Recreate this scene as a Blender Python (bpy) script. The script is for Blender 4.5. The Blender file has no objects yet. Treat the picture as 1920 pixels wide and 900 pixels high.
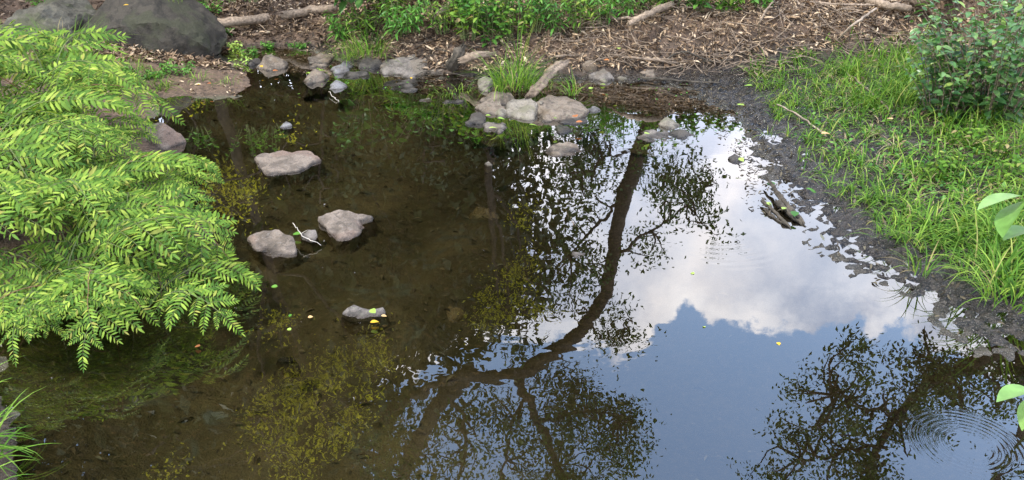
import bpy, bmesh, math, random
import numpy as np
from mathutils import Vector, Matrix, Euler

S = bpy.context.scene
C = S.collection
R = math.radians
# ------------------------------------------------------------------ camera
FPX, PITCH, H = 1507.0, R(27.0), 1.5
cP, sP = math.cos(PITCH), math.sin(PITCH)
cam_d = bpy.data.cameras.new("camera"); cam = bpy.data.objects.new("camera", cam_d); C.objects.link(cam)
cam.location = (0, 0, H); cam.rotation_euler = (R(90) - PITCH, 0, 0)
cam_d.sensor_width = 36.0; cam_d.lens = 36.0 * FPX / 1920.0
cam_d.clip_start = 0.05; cam_d.clip_end = 2000
S.camera = cam
# ------------------------------------------------------------------ light
SUN_EL, SUN_AZ = R(58), R(-115)          # azimuth measured from +Y towards +X
S.view_settings.view_transform = 'Standard'; S.view_settings.look = 'None'
S.view_settings.gamma = 1.0; S.view_settings.use_curve_mapping = False
S.view_settings.exposure = 0.70
sd = bpy.data.lights.new("sun", 'SUN'); sd.energy = 3.0; sd.angle = R(5); sd.color = (1.0, 0.94, 0.84)
sun = bpy.data.objects.new("sun", sd); C.objects.link(sun)
sdir = Vector((math.sin(SUN_AZ) * math.cos(SUN_EL), math.cos(SUN_AZ) * math.cos(SUN_EL), math.sin(SUN_EL)))
sun.rotation_euler = sdir.to_track_quat('Z', 'Y').to_euler()
sun.location = (-6, -4, 12)

W = bpy.data.worlds.new("World"); S.world = W; W.use_nodes = True
wt = W.node_tree


class NG:
    """tiny node-graph helper"""
    def __init__(s, nt): s.nt = nt
    def n(s, typ, ins=None, **kw):
        nd = s.nt.nodes.new(typ)
        for k, v in kw.items(): setattr(nd, k, v)
        for k, v in (ins or {}).items(): s.set(nd, k, v)
        return nd
    def set(s, nd, k, v):
        sock = nd.inputs[k]
        if isinstance(v, bpy.types.NodeSocket): s.nt.links.new(v, sock)
        elif isinstance(v, bpy.types.Node): s.nt.links.new(v.outputs[0], sock)
        else:
            if sock.type == 'RGBA' and len(v) == 3: v = (*v, 1)
            sock.default_value = v
    def m(s, op, a, b=0.0, c=0.0):
        return s.n('ShaderNodeMath', {0: a, 1: b, 2: c}, operation=op).outputs[0]
    def v(s, op, a, b=(0, 0, 0), sc=None):
        nd = s.n('ShaderNodeVectorMath', {0: a, 1: b}, operation=op)
        if sc is not None: s.set(nd, 'Scale', sc)
        return nd.outputs[1] if op in ('LENGTH', 'DISTANCE', 'DOT_PRODUCT') else nd.outputs[0]
    def mix(s, f, a, b, blend='MIX'):
        nd = s.nt.nodes.new('ShaderNodeMix'); nd.data_type = 'RGBA'; nd.blend_type = blend
        s.set(nd, 0, f); s.set(nd, 6, a); s.set(nd, 7, b)
        return nd.outputs[2]
    def noise(s, vec, scale, detail=4, rough=0.55, dist=0.0, out=0):
        return s.n('ShaderNodeTexNoise', {'Vector': vec, 'Scale': scale, 'Detail': detail, 'Roughness': rough, 'Distortion': dist}).outputs[out]
    def ramp(s, f, stops, interp='LINEAR'):
        nd = s.nt.nodes.new('ShaderNodeValToRGB'); r = nd.color_ramp; r.interpolation = interp
        while len(r.elements) < len(stops): r.elements.new(0.5)
        for e, (p, c) in zip(r.elements, stops):
            e.position = p; e.color = (*c, 1) if not isinstance(c, (int, float)) else (c, c, c, 1)
        s.set(nd, 0, f)
        return nd.outputs[0]
    def ss(s, x, a, b, lo=0.0, hi=1.0):
        return s.n('ShaderNodeMapRange', {0: x, 1: a, 2: b, 3: lo, 4: hi}, interpolation_type='SMOOTHSTEP').outputs[0]


g = NG(wt)
for nd in list(wt.nodes): wt.nodes.remove(nd)
sky = g.n('ShaderNodeTexSky', sky_type='NISHITA', sun_disc=False, sun_elevation=SUN_EL, sun_rotation=-SUN_AZ, altitude=50.0,
          air_density=1.0, dust_density=0.6, ozone_density=1.4)
dirv = g.n('ShaderNodeTexCoord').outputs['Generated']
sx = g.n('ShaderNodeSeparateXYZ', {0: dirv})
elev = g.m('ARCSINE', sx.outputs[2]); az = g.m('ARCTAN2', sx.outputs[0], sx.outputs[1])
# cloud bank: its upper edge by azimuth (radians), broken up by noise; scattered clouds above
azn = g.m('MULTIPLY_ADD', az, 0.5 / math.pi, 0.5)
def e_(deg): return deg / 90.0
def sky_at(px, py):                      # a picture point of the mirrored sky -> (azimuth, elevation), degrees
    u, v = px - 960.0, 450.0 - py
    a, b, c = u, FPX * cP + v * sP, FPX * sP - v * cP
    return math.degrees(math.atan2(a, b)), math.degrees(math.atan2(c, math.hypot(a, b)))
EDGE = [sky_at(*p) for p in [(690, 790), (760, 745), (850, 655), (960, 655), (1080, 675), (1170, 672), (1215, 655), (1250, 612), (1272, 580), (1298, 576), (1330, 598), (1385, 602),
                             (1425, 604), (1475, 628), (1540, 622), (1590, 598), (1645, 642), (1720, 665), (1850, 705), (1930, 770)]]
edge = g.ramp(azn, [(0.0, e_(30)), (0.3, e_(27))] + [(a / 360 + .5, e_(e - 0.3)) for a, e in EDGE] + [(0.63, e_(34)), (0.7, e_(29)), (0.85, e_(26)), (1.0, e_(30))])
edge = g.m('MULTIPLY', edge, math.pi / 2)
n1 = g.noise(dirv, 9.0, 9, 0.6); n1b = g.noise(dirv, 3.1, 4, 0.5)
n1c = g.noise(dirv, 30.0, 6, 0.6)
e2 = g.m('ADD', edge, g.m('MULTIPLY', g.m('SUBTRACT', n1, 0.5), 0.17)); e2 = g.m('ADD', e2, g.m('MULTIPLY', g.m('SUBTRACT', n1c, 0.5), 0.05))
mask1 = g.ss(g.m('SUBTRACT', e2, elev), -0.002, 0.012)
n2 = g.noise(g.v('ADD', dirv, (3.3, 1.7, 0.4)), 2.6, 8, 0.58)
mask2 = g.m('MULTIPLY', g.ss(n2, 0.47, 0.57), g.ss(elev, 0.83, 1.02))
mask = g.m('MAXIMUM', mask1, mask2)
thin = g.ss(g.noise(g.v('ADD', dirv, (1.1, 5.0, 2.0)), 5.0, 6, 0.55), 0.36, 0.62, 0.62, 1.0)
mask = g.m('MULTIPLY', mask, thin)
n3 = g.noise(g.v('ADD', dirv, (7.0, 0.0, 1.0)), 4.5, 6, 0.55)
ccol = g.mix(g.ss(n3, 0.42, 0.60), (7.4, 7.7, 9.2), (14.0, 13.3, 13.4))
skyc = g.mix(1.0, sky.outputs[0], (3.3, 3.05, 2.75), 'MULTIPLY')
rim = g.ss(g.m('SUBTRACT', e2, elev), 0.13, 0.0)         # the sunlit tops of the cloud bank
ccol = g.mix(g.m('MULTIPLY', g.m('MULTIPLY', rim, 0.9), g.ss(g.noise(g.v('ADD', dirv, (2.0, 9.0, 1.0)), 8.0, 6, 0.6), 0.36, 0.58)), ccol, (18.5, 17.6, 17.2))
bg = g.n('ShaderNodeBackground', {0: g.mix(mask, skyc, ccol), 1: 0.15})
wo = g.n('ShaderNodeOutputWorld', {0: bg})

# ------------------------------------------------------------------ picture <-> place
def ray(px, py):
    u, v = px - 960.0, 450.0 - py
    return np.array([u, FPX * cP + v * sP, -FPX * sP + v * cP])
def gp(px, py, z=0.0):
    d = ray(px, py); t = (z - H) / d[2]
    return Vector((d[0] * t, d[1] * t, z))
def at(px, py, Y):
    d = ray(px, py); t = Y / d[1]
    return Vector((d[0] * t, Y, H + d[2] * t))
def mp(px, py, Y):
    p = at(px, py, Y); p.z = -p.z
    return p

# ------------------------------------------------------------------ object helpers
def tag(o, label=None, cat=None, group=None, kind=None):
    if label: o['label'] = label
    if cat: o['category'] = cat
    if group: o['group'] = group
    if kind: o['kind'] = kind
    return o
def mesh_np(name, V, F, mat, smooth=True):
    V = np.asarray(V, dtype=np.float32).reshape(-1, 3)
    F = np.asarray(F, dtype=np.int32); k = F.shape[1]; n = F.shape[0]
    me = bpy.data.meshes.new(name)
    me.vertices.add(len(V)); me.vertices.foreach_set('co', V.ravel())
    me.loops.add(n * k); me.loops.foreach_set('vertex_index', F.ravel())
    me.polygons.add(n); me.polygons.foreach_set('loop_start', np.arange(0, n * k, k, dtype=np.int32))
    me.polygons.foreach_set('use_smooth', np.full(n, smooth))
    me.update(calc_edges=True)
    if mat: me.materials.append(mat)
    return me
def obj(name, me, parent=None, loc=(0, 0, 0), rot=(0, 0, 0), sc=1.0):
    o = bpy.data.objects.new(name, me); C.objects.link(o)
    o.location = loc; o.rotation_euler = rot
    o.scale = (sc, sc, sc) if isinstance(sc, (int, float)) else sc
    if parent: o.parent = parent
    return o
def thing(name, label, cat, loc, group=None):
    o = bpy.data.objects.new(name, None); C.objects.link(o); o.location = loc; o.empty_display_size = 0.05
    return tag(o, label, cat, group)
def inst(T, F, pos, rot, sc):
    """T (v,3) template, pos (n,3), rot (n,3,3), sc (n,) or (n,3) -> one mesh's verts, faces"""
    sc = np.asarray(sc, float)
    if sc.ndim == 1: sc = sc[:, None]
    V = np.einsum('nij,nvj->nvi', rot, T[None] * sc[:, None, :]) + pos[:, None, :]
    n, v = len(pos), len(T)
    return V.reshape(-1, 3), (np.asarray(F)[None] + (np.arange(n) * v)[:, None, None]).reshape(-1, np.asarray(F).shape[1])
def rotm(yaw, pitch, roll):
    cy, sy, cp, sp, cr, sr = np.cos(yaw), np.sin(yaw), np.cos(pitch), np.sin(pitch), np.cos(roll), np.sin(roll)
    Z = np.zeros_like(cy); O = np.ones_like(cy)
    m = lambda a: np.moveaxis(np.array(a), -1, 0)
    Rz = m([[cy, -sy, Z], [sy, cy, Z], [Z, Z, O]]); Ry = m([[cp, Z, sp], [Z, O, Z], [-sp, Z, cp]]); Rx = m([[O, Z, Z], [Z, cr, -sr], [Z, sr, cr]])
    return Rz @ Ry @ Rx
def tube(P, rad, sides=8, cap=True, wob=0.0, rng=None, ridge=0.0):
    P = np.asarray([tuple(p) for p in P], float); n = len(P); rad = np.broadcast_to(np.asarray(rad, float), (n,))
    T = np.gradient(P, axis=0); T /= np.linalg.norm(T, axis=1)[:, None] + 1e-9
    up = np.array([0.13, 0.21, 0.97]) if abs(T[0, 2]) < 0.9 else np.array([1.0, 0.1, 0])
    V = []
    prof = 1 + (ridge * rng.normal(size=sides) if ridge else 0)
    a = np.linspace(0, 2 * np.pi, sides, endpoint=False)
    for i in range(n):
        x = np.cross(up, T[i]); x /= np.linalg.norm(x) + 1e-9; y = np.cross(T[i], x); up = y
        r = rad[i] * prof * (1 + (wob * rng.normal(size=sides) if wob else 0))
        V.append(P[i] + (np.cos(a) * r)[:, None] * x + (np.sin(a) * r)[:, None] * y)
    V = np.concatenate(V)
    F = []
    for i in range(n - 1):
        for j in range(sides):
            k = (j + 1) % sides
            F.append((i * sides + j, i * sides + k, (i + 1) * sides + k, (i + 1) * sides + j))
    if cap:
        V = np.vstack([V, P[:1], P[-1:]]); c0, c1 = len(V) - 2, len(V) - 1
        for j in range(sides):
            k = (j + 1) % sides
            F.append((c0, k, j, c0)); F.append((c1, (n - 1) * sides + j, (n - 1) * sides + k, c1))
    return V, F
def join(parts):
    V, F, o = [], [], 0
    for v, f in parts:
        V.append(np.asarray(v)); F.append(np.asarray(f, dtype=np.int64) + o); o += len(v)
    return np.concatenate(V), np.concatenate(F)
def pyd(name, V, F, mat, smooth=True):
    me = bpy.data.meshes.new(name)
    me.from_pydata([tuple(v) for v in V], [], [tuple(dict.fromkeys(int(i) for i in f)) for f in F])
    me.polygons.foreach_set('use_smooth', [smooth] * len(me.polygons)); me.materials.append(mat); me.update()
    return me
def curvepts(P, n, rng=None, jit=0.0):
    """Catmull-Rom through control points"""
    P = [np.array(tuple(p), float) for p in P]
    Q = [2 * P[0] - P[1]] + P + [2 * P[-1] - P[-2]]
    out = []
    for t in np.linspace(0, len(P) - 1 - 1e-6, n):
        i = int(t); f = t - i; a, b, c, d = Q[i:i + 4]
        out.append(0.5 * (2 * b + (c - a) * f + (2 * a - 5 * b + 4 * c - d) * f * f + (3 * b - a - 3 * c + d) * f ** 3))
    out = np.array(out)
    if jit: out[1:-1] += rng.normal(scale=jit, size=(n - 2, 3))
    return out

# numpy value noise
_tab = np.random.default_rng(5).random((256, 256))
def vnoise(x, y, s):
    x = np.asarray(x) * s + 37.3; y = np.asarray(y) * s + 91.7
    xi = np.floor(x).astype(int); yi = np.floor(y).astype(int); fx = x - xi; fy = y - yi
    fx = fx * fx * (3 - 2 * fx); fy = fy * fy * (3 - 2 * fy)
    t = lambda i, j: _tab[i % 256, j % 256]
    return (t(xi, yi) * (1 - fx) + t(xi + 1, yi) * fx) * (1 - fy) + (t(xi, yi + 1) * (1 - fx) + t(xi + 1, yi + 1) * fx) * fy
def fbm(x, y, s, o=4):
    r = 0; a = 0.5; t = 0
    for i in range(o):
        r = r + a * vnoise(x + i * 3.7, y - i * 1.9, s); t += a; a *= 0.5; s *= 2.03
    return r / t - 0.5
def sstep(x, a, b):
    t = np.clip((x - a) / (b - a), 0, 1); return t * t * (3 - 2 * t)

# ------------------------------------------------------------------ the lie of the land
POND = [(-60, 585), (-45, 680), (10, 745), (40, 840), (60, 950), (250, 1230), (1700, 1230), (2350, 1000), (2150, 790), (1975, 672), (1855, 640),
        (1765, 580), (1645, 512), (1560, 460), (1505, 405), (1480, 345), (1440, 282), (1398, 215), (1330, 180), (1290, 160), (1200, 152),
        (1120, 152), (1040, 148), (960, 146), (880, 146), (800, 138), (700, 126), (640, 110), (600, 94), (520, 86), (430, 90), (398, 112), (470, 136),
        (480, 160), (440, 178), (300, 182), (262, 190), (278, 230), (322, 300), (372, 380), (392, 450), (335, 515), (200, 552), (60, 565)]
PW = np.array([gp(*p)[:2] for p in POND])
def sdf(x, y):
    x = np.asarray(x, float); y = np.asarray(y, float); shp = x.shape; x = x.ravel(); y = y.ravel()
    d = np.full(x.shape, 1e9); ins = np.zeros(x.shape, bool)
    n = len(PW)
    for i in range(n):
        ax, ay = PW[i]; bx, by = PW[(i + 1) % n]; ex, ey = bx - ax, by - ay
        t = np.clip(((x - ax) * ex + (y - ay) * ey) / (ex * ex + ey * ey), 0, 1)
        d = np.minimum(d, np.hypot(x - ax - t * ex, y - ay - t * ey))
        c = (ay > y) != (by > y)
        ins ^= c & (x < ex * (y - ay) / (ey if abs(ey) > 1e-9 else 1e-9) + ax)
    return np.where(ins, -d, d).reshape(shp)
def weights(x, y):
    wf = sstep(y + 0.12 * np.clip(x - 1.2, 0, 3) * -1.0, 5.3, 5.75)
    wl = sstep(-x, 0.5, 1.0) * (1 - wf)
    return wf, wl, 1 - wf - wl
SHOALS = [(*gp(px_, py_)[:2], r_) for px_, py_, r_ in ((540, 304, .34), (648, 424, .30), (514, 458, .30), (582, 446, .22), (682, 590, .24), (1056, 282, .28), (1394, 302, .26), (300, 262, .32), (908, 410, .25), (905, 476, .25))]
def land(x, y, fine=True):
    x = np.asarray(x, float); y = np.asarray(y, float)
    wf, wl, wr = weights(x, y)
    d = sdf(x, y) + (1 - .6 * wr) * (0.10 * fbm(x, y, 1.7, 3) + 0.05 * fbm(x, y, 6.0, 3))
    dp = np.clip(d, 0, None)
    zf = 0.40 * (1 - np.exp(-dp / 0.55)) + 0.05 * sstep(dp, 0.3, 2)
    zl = 0.26 * (1 - np.exp(-dp / 0.5))
    zr = (0.05 * dp + 0.08 * np.clip(dp - .3, 0, None)) / (1 + 0.3 * dp) + 0.004
    z = wf * zf + wl * zl + wr * zr
    z = z + wf * sstep(dp, 0.05, 0.5) * 0.34 * fbm(x, y, 1.9, 4)
    z = z + 0.05 * np.clip(y - 8.5, 0, 25) + 0.02 * np.clip(np.hypot(x, y) - 12, 0, 60)
    z = z * (1 - .62 * sstep(-x, 1.5, 2.1) * sstep(y, 4.6, 5.0) * (1 - sstep(y, 6.1, 6.8)))   # low shelf round the boulders
    di = np.clip(-d, 0, None)
    zw = -(0.10 * sstep(di, 0, 0.35) + 0.16 * sstep(di, 0.2, 1.3)) * (1 - 0.35 * wr)
    for cx_, cy_, r_ in SHOALS:                       # silt heaped round the stones that stand in the pond
        k_ = np.exp(-(((x - cx_) ** 2 + (y - cy_) ** 2) / r_ ** 2) ** 1.5)
        zw = zw + k_ * np.clip(-.045 - zw, 0, None)
    z = np.where(d > 0, z, zw)
    near = np.exp(-np.abs(d) / 0.6)
    z = z + fbm(x, y, 9.0, 4) * (0.02 + 0.018 * wr * near) + fbm(x, y, 3.0, 2) * 0.04 * (1 - .6 * wr) + wr * near * 0.03 * fbm(x, y, 55.0, 2)
    z = z + fbm(x, y, 30.0, 2) * (0.008 + 0.045 * wr * near)
    return z

def axis(lo, hi, step, far, grow=1.35):
    a = list(np.arange(lo, hi, step)); s = step; v = a[-1]
    while v < far: s = min(s * grow, 12); v += s; a.append(v)
    s = step; v = lo; b = []
    while v > -far: s = min(s * grow, 12); v -= s; b.append(v)
    return np.array(b[::-1] + a)
gx, gy = axis(-3.4, 4.3, 0.018, 260), axis(1.15, 7.4, 0.018, 260)
GX, GY = np.meshgrid(gx, gy)
GZ = land(GX, GY)
GD = sdf(GX, GY); WF, WL, WR = weights(GX, GY)
nx, ny = len(gx), len(gy)
idx = np.arange(nx * ny).reshape(ny, nx)
GF = np.stack([idx[:-1, :-1], idx[:-1, 1:], idx[1:, 1:], idx[1:, :-1]], -1).reshape(-1, 4)

# ------------------------------------------------------------------ materials
MATS = {}
def newmat(name):
    m = bpy.data.materials.new(name); m.use_nodes = True
    for nd in list(m.node_tree.nodes): m.node_tree.nodes.remove(nd)
    MATS[name] = m
    return m, NG(m.node_tree)
def out(g, sh): g.n('ShaderNodeOutputMaterial', {0: sh})

# ground
m_ground, g = newmat('ground_soil_mud_silt')
P = g.n('ShaderNodeNewGeometry').outputs['Position']
zone = g.n('ShaderNodeSeparateColor', {0: g.n('ShaderNodeAttribute', attribute_name='zone').outputs[0]})
nA = g.noise(P, 9, 7, 0.65); nB = g.noise(P, 45, 5, 0.6); nC = g.noise(P, 2.2, 5, 0.55); nD = g.noise(P, 160, 3, 0.6)
soil = g.mix(g.ss(nA, .3, .7), (0.055, 0.036, 0.022), (0.16, 0.105, 0.068))
soil = g.mix(g.ss(nB, .45, .7), soil, (0.22, 0.15, 0.10))
mud = g.mix(g.ss(nB, .38, .62), (0.006, 0.005, 0.004), (0.034, 0.027, 0.020))
mud = g.mix(g.m('MULTIPLY', g.ss(nD, .52, .7), .8), mud, (0.12, 0.10, 0.078))
bed = g.mix(g.ss(nC, .32, .68), (0.072, 0.066, 0.038), (0.175, 0.152, 0.092))
bed = g.mix(g.ss(nA, .42, .72), bed, (0.11, 0.098, 0.070))
bed = g.mix(g.ss(nB, .56, .74), bed, (0.20, 0.155, 0.10))
bed = g.mix(g.ss(g.noise(P, 4.2, 5, .6, 1.2), .56, .7), bed, (0.115, 0.125, 0.105))
col = g.mix(zone.outputs[1], soil, mud); col = g.mix(zone.outputs[2], col, bed)
rough = g.m('MULTIPLY_ADD', zone.outputs[1], -0.72, 0.92)
rough = g.m('ADD', rough, g.m('MULTIPLY', g.m('SUBTRACT', nB, .5), .9))
hgt = g.m('ADD', g.m('MULTIPLY', nA, .03), g.m('MULTIPLY', nB, .013)); hgt = g.m('ADD', hgt, g.m('MULTIPLY', nD, .007))
bmp = g.n('ShaderNodeBump', {'Height': hgt, 'Distance': 1.0, 'Strength': 1.0})
pr = g.n('ShaderNodeBsdfPrincipled', {'Base Color': col, 'Roughness': rough, 'Specular IOR Level': g.ss(g.n('ShaderNodeSeparateXYZ', {0: P}).outputs[2], -.004, .002, 0.0, 0.5), 'Normal': bmp.outputs[0]})
out(g, pr)

# water
m_water, g = newmat('pond_water')
P = g.n('ShaderNodeNewGeometry').outputs['Position']
def slope_noise(scale, amp, detail=2, stretch=(1, 1, 1), off=(0, 0, 0)):
    c = g.noise(g.v('MULTIPLY', g.v('ADD', P, off), stretch), scale, detail, 0.5, 0.0, 1)
    return g.v('SCALE', g.v('SUBTRACT', c, (0.5, 0.5, 0.5)), sc=amp)
def dist(p):
    return g.v('DISTANCE', P, (p[0], p[1], 0.0))
def patch(p, r0, r1):  # 1 inside r0, 0 beyond r1
    return g.ss(dist(p), r1, r0)
def ellip(p, sxy, r0, r1):
    q = g.v('MULTIPLY', g.v('SUBTRACT', P, (p[0], p[1], 0)), (1 / sxy[0], 1 / sxy[1], 1))
    return g.ss(g.v('LENGTH', q), r1, r0)
tot = g.v('ADD', slope_noise(7, 0.008, 2), slope_noise(26, 0.003, 2, (0.6, 1.4, 1)))
rp = ellip(gp(985, 648), (0.85, 0.50), 0.25, 1.0)
tot = g.v('ADD', tot, g.v('SCALE', slope_noise(24, 0.011, 2, (0.35, 1.3, 1), (3, 1, 0)), sc=rp))
rp2 = ellip(gp(800, 800), (1.0, 0.7), 0.3, 1.0)
tot = g.v('ADD', tot, g.v('SCALE', slope_noise(30, 0.006, 1, (1.3, 0.7, 1), (8, 1, 0)), sc=rp2))
rp3 = ellip(gp(1180, 260), (0.9, 1.1), 0.3, 1.0)
tot = g.v('ADD', tot, g.v('SCALE', slope_noise(34, 0.012, 2, (0.5, 1.2, 1), (8, 4, 0)), sc=rp3))
def ring(c, k, amp, r0, r1, ph=0.0):
    dv = g.v('SUBTRACT', P, (c[0], c[1], 0)); r = g.v('LENGTH', dv)
    env = g.m('MULTIPLY', g.ss(r, r1, (r0 + r1) * .55), g.ss(r, r0 * .4, r0))
    brk = g.ss(g.noise(P, 5.5, 2, .5), .36, .60); wv = g.m('MULTIPLY', g.noise(P, 9, 1, .5), 3.0)
    s = g.m('MULTIPLY', g.m('SINE', g.m('ADD', g.m('MULTIPLY_ADD', r, k, ph), wv)), g.m('MULTIPLY', g.m('MULTIPLY', env, brk), amp))
    return g.v('SCALE', g.v('NORMALIZE', dv), sc=s)
tot = g.v('ADD', tot, ring(gp(1815, 835), 2 * math.pi / 0.0155, 0.024, 0.09, 0.17))
tot = g.v('ADD', tot, g.v('SCALE', ring(gp(1335, 420), 2 * math.pi / 0.042, 0.022, 0.16, 0.42), sc=patch(gp(1385, 495), .08, .24)))
tot = g.v('ADD', tot, g.v('SCALE', ring(gp(1010, 470), 2 * math.pi / 0.045, 0.0035, 0.2, 1.6), sc=ellip(gp(1030, 668), (.85, .28), .2, 1.0)))
tot = g.v('ADD', tot, g.v('SCALE', slope_noise(26, 0.013, 2, (1.0, 1.0, 1), (5, 2, 0)), sc=ellip(gp(600, 740), (.55, .6), .3, 1.0)))
nrm = g.v('NORMALIZE', g.v('ADD', g.v('MULTIPLY', tot, (1, 1, 0)), (0, 0, 1)))
fr = g.n('ShaderNodeFresnel', {'IOR': 1.333, 'Normal': nrm}).outputs[0]
fac = g.m('MINIMUM', g.m('MULTIPLY_ADD', fr, 2.2, 0.092), 0.95)
gl = g.n('ShaderNodeBsdfGlossy', {'Color': (1, 1, 1), 'Roughness': 0.0, 'Normal': nrm})
tr = g.n('ShaderNodeBsdfTransparent', {'Color': (0.59, 0.56, 0.44)})
mx = g.n('ShaderNodeMixShader', {0: fac, 1: tr.outputs[0], 2: gl.outputs[0]})
out(g, mx)

def leafmat(name, stops, trans=0.35, rough=0.45, spec=0.4, vein=None):
    m, g = newmat(name)
    geo = g.n('ShaderNodeNewGeometry'); oi = g.n('ShaderNodeObjectInfo')
    r = g.m('FRACT', g.m('ADD', geo.outputs['Random Per Island'], oi.outputs['Random']))
    c = g.ramp(r, stops)
    nz = g.noise(geo.outputs['Position'], 30, 3)
    c = g.mix(1.0, c, g.ramp(nz, [(.3, .75), (.7, 1.2)]), 'MULTIPLY')
    p = g.n('ShaderNodeBsdfPrincipled', {'Base Color': c, 'Roughness': rough, 'Specular IOR Level': spec})
    if trans > 0:
        t = g.n('ShaderNodeBsdfTranslucent', {0: g.mix(1.0, c, (1.25, 1.2, .55), 'MULTIPLY')})
        p = g.n('ShaderNodeMixShader', {0: trans, 1: p.outputs[0], 2: t.outputs[0]})
    out(g, p)
    return m
M_fern = leafmat('fern_leaf', [(0, (.04, .10, .016)), (.3, (.105, .205, .032)), (.7, (.185, .30, .038)), (.93, (.33, .43, .07)), (.98, (.30, .28, .07)), (1, (.09, .17, .02))], .24, .6, .12)
M_grass = leafmat('grass_blade', [(0, (.045, .12, .016)), (.5, (.115, .245, .03)), (.85, (.23, .37, .06)), (.94, (.32, .44, .07)), (.985, (.36, .29, .14)), (1, (.36, .29, .14))], .35, .6, .12)
M_herb = leafmat('herb_leaf', [(0, (.035, .13, .018)), (.5, (.085, .25, .032)), (1, (.17, .37, .06))], .3, .42)
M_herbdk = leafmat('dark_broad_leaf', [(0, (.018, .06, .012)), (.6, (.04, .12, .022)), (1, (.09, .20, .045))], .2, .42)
M_shrub = leafmat('shrub_leaf', [(0, (.04, .12, .03)), (.55, (.09, .21, .06)), (.9, (.16, .29, .08)), (1, (.24, .34, .07))], .25, .33, .6)
M_litter = leafmat('dead_leaf', [(0, (.04, .025, .015)), (.25, (.13, .082, .045)), (.5, (.29, .195, .112)), (.8, (.44, .32, .20)), (1, (.60, .48, .33))], 0.0, .8)
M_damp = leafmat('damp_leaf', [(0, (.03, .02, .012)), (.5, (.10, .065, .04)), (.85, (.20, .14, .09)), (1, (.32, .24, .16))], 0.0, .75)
M_sunk = leafmat('sunken_leaf', [(0, (.03, .024, .014)), (.5, (.08, .065, .04)), (.85, (.14, .12, .075)), (1, (.13, .135, .10))], 0.0, .8)
M_treeleaf = leafmat('tree_leaf', [(0, (.028, .065, .018)), (.6, (.07, .135, .035)), (1, (.13, .21, .06))], .25, .5)
M_woodleaf_shade = leafmat('woodland_leaf_shade', [(0, (.022, .036, .012)), (.6, (.04, .058, .02)), (1, (.06, .08, .028))], .15, .55, .25)  # leaf colour darkened to carry the shade within the woods and bushes
M_oliveleaf = leafmat('olive_leaf', [(0, (.20, .22, .02)), (.5, (.45, .46, .035)), (1, (.62, .62, .07))], .5, .5)
M_yellow = leafmat('yellow_leaf', [(0, (.62, .38, .03)), (1, (.72, .46, .04))], .2, .5)
M_lime = leafmat('lime_leaf', [(0, (.24, .42, .06)), (1, (.42, .55, .12))], .25, .45)
M_orange = leafmat('orange_leaf', [(0, (.42, .13, .045)), (1, (.50, .20, .07))], .2, .55)
M_tan = leafmat('tan_leaf', [(0, (.50, .32, .13)), (1, (.58, .40, .18))], .1, .6)
M_big = leafmat('broad_leaf', [(0, (.17, .34, .08)), (1, (.26, .44, .13))], .3, .42)

def stonemat(name, a, b, c, lich=(0.30, 0.32, 0.22), silt=1.0):
    m, g = newmat(name)
    geo = g.n('ShaderNodeNewGeometry'); Pp = geo.outputs['Position']
    n1 = g.noise(Pp, 13, 7, .62, .4); n2 = g.noise(Pp, 60, 5, .6); n3 = g.noise(Pp, 5, 3, .5); n4 = g.noise(Pp, 240, 3, .6)
    c1 = g.mix(g.ss(n1, .40, .60), a, b); c1 = g.mix(g.m('MULTIPLY', g.ss(n3, .5, .60), .9), c1, c)
    streak = g.noise(g.v('MULTIPLY', Pp, (1, 1, 4)), 20, 5, .7, 1.5); c1 = g.mix(g.m('MULTIPLY', g.ss(streak, .56, .62), .55), c1, (.05, .042, .034))
    c1 = g.mix(g.m('MULTIPLY', g.ss(n2, .56, .72), .5), c1, lich)
    c1 = g.mix(1.0, c1, g.ramp(n4, [(.3, .58), (.7, 1.05)]), 'MULTIPLY')
    z = g.n('ShaderNodeSeparateXYZ', {0: Pp}).outputs[2]
    wet = g.ss(g.m('ADD', z, g.m('MULTIPLY', g.m('SUBTRACT', n1, .5), .03)), .016, .002)
    c1 = g.mix(g.m('MULTIPLY', wet, silt), c1, g.mix(1.0, c1, (.30, .27, .24), 'MULTIPLY'))
    c1 = g.mix(g.m('MULTIPLY', g.ss(z, -.006, -.025), silt), c1, g.mix(n1, (.07, .06, .036), (.15, .12, .07)))
    h = g.m('ADD', g.m('MULTIPLY', n1, .012), g.m('MULTIPLY', n2, .008)); h = g.m('ADD', h, g.m('MULTIPLY', n4, .0022))
    b_ = g.n('ShaderNodeBump', {'Height': h, 'Distance': 1.0, 'Strength': 1.0})
    out(g, g.n('ShaderNodeBsdfPrincipled', {'Base Color': c1, 'Roughness': g.m('MULTIPLY_ADD', wet, -.6, .85), 'Normal': b_.outputs[0]}))
    return m
M_pink = stonemat('stone_pinkish', (.15, .12, .092), (.28, .225, .175), (.235, .165, .125), (.28, .26, .23))
M_grey = stonemat('stone_grey', (.115, .10, .085), (.24, .21, .18), (.18, .15, .115))
M_blue = stonemat('stone_blue_grey', (.13, .125, .12), (.24, .235, .235), (.17, .155, .14))
M_dark = stonemat('stone_dark', (.035, .031, .026), (.09, .078, .063), (.06, .05, .04), (.12, .12, .09))
M_brown = stonemat('stone_brown', (.12, .095, .07), (.25, .20, .15), (.18, .135, .09))
M_mossy = stonemat('stone_mossy', (.03, .026, .019), (.066, .056, .041), (.05, .052, .027), (.10, .095, .06))
M_bpale = stonemat('boulder_pale', (.075, .07, .052), (.155, .145, .11), (.09, .095, .05), (.12, .13, .07))
M_rust = stonemat('stone_rust', (.17, .135, .07), (.26, .205, .11), (.21, .165, .085), (.2, .2, .1), 0.0)
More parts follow.
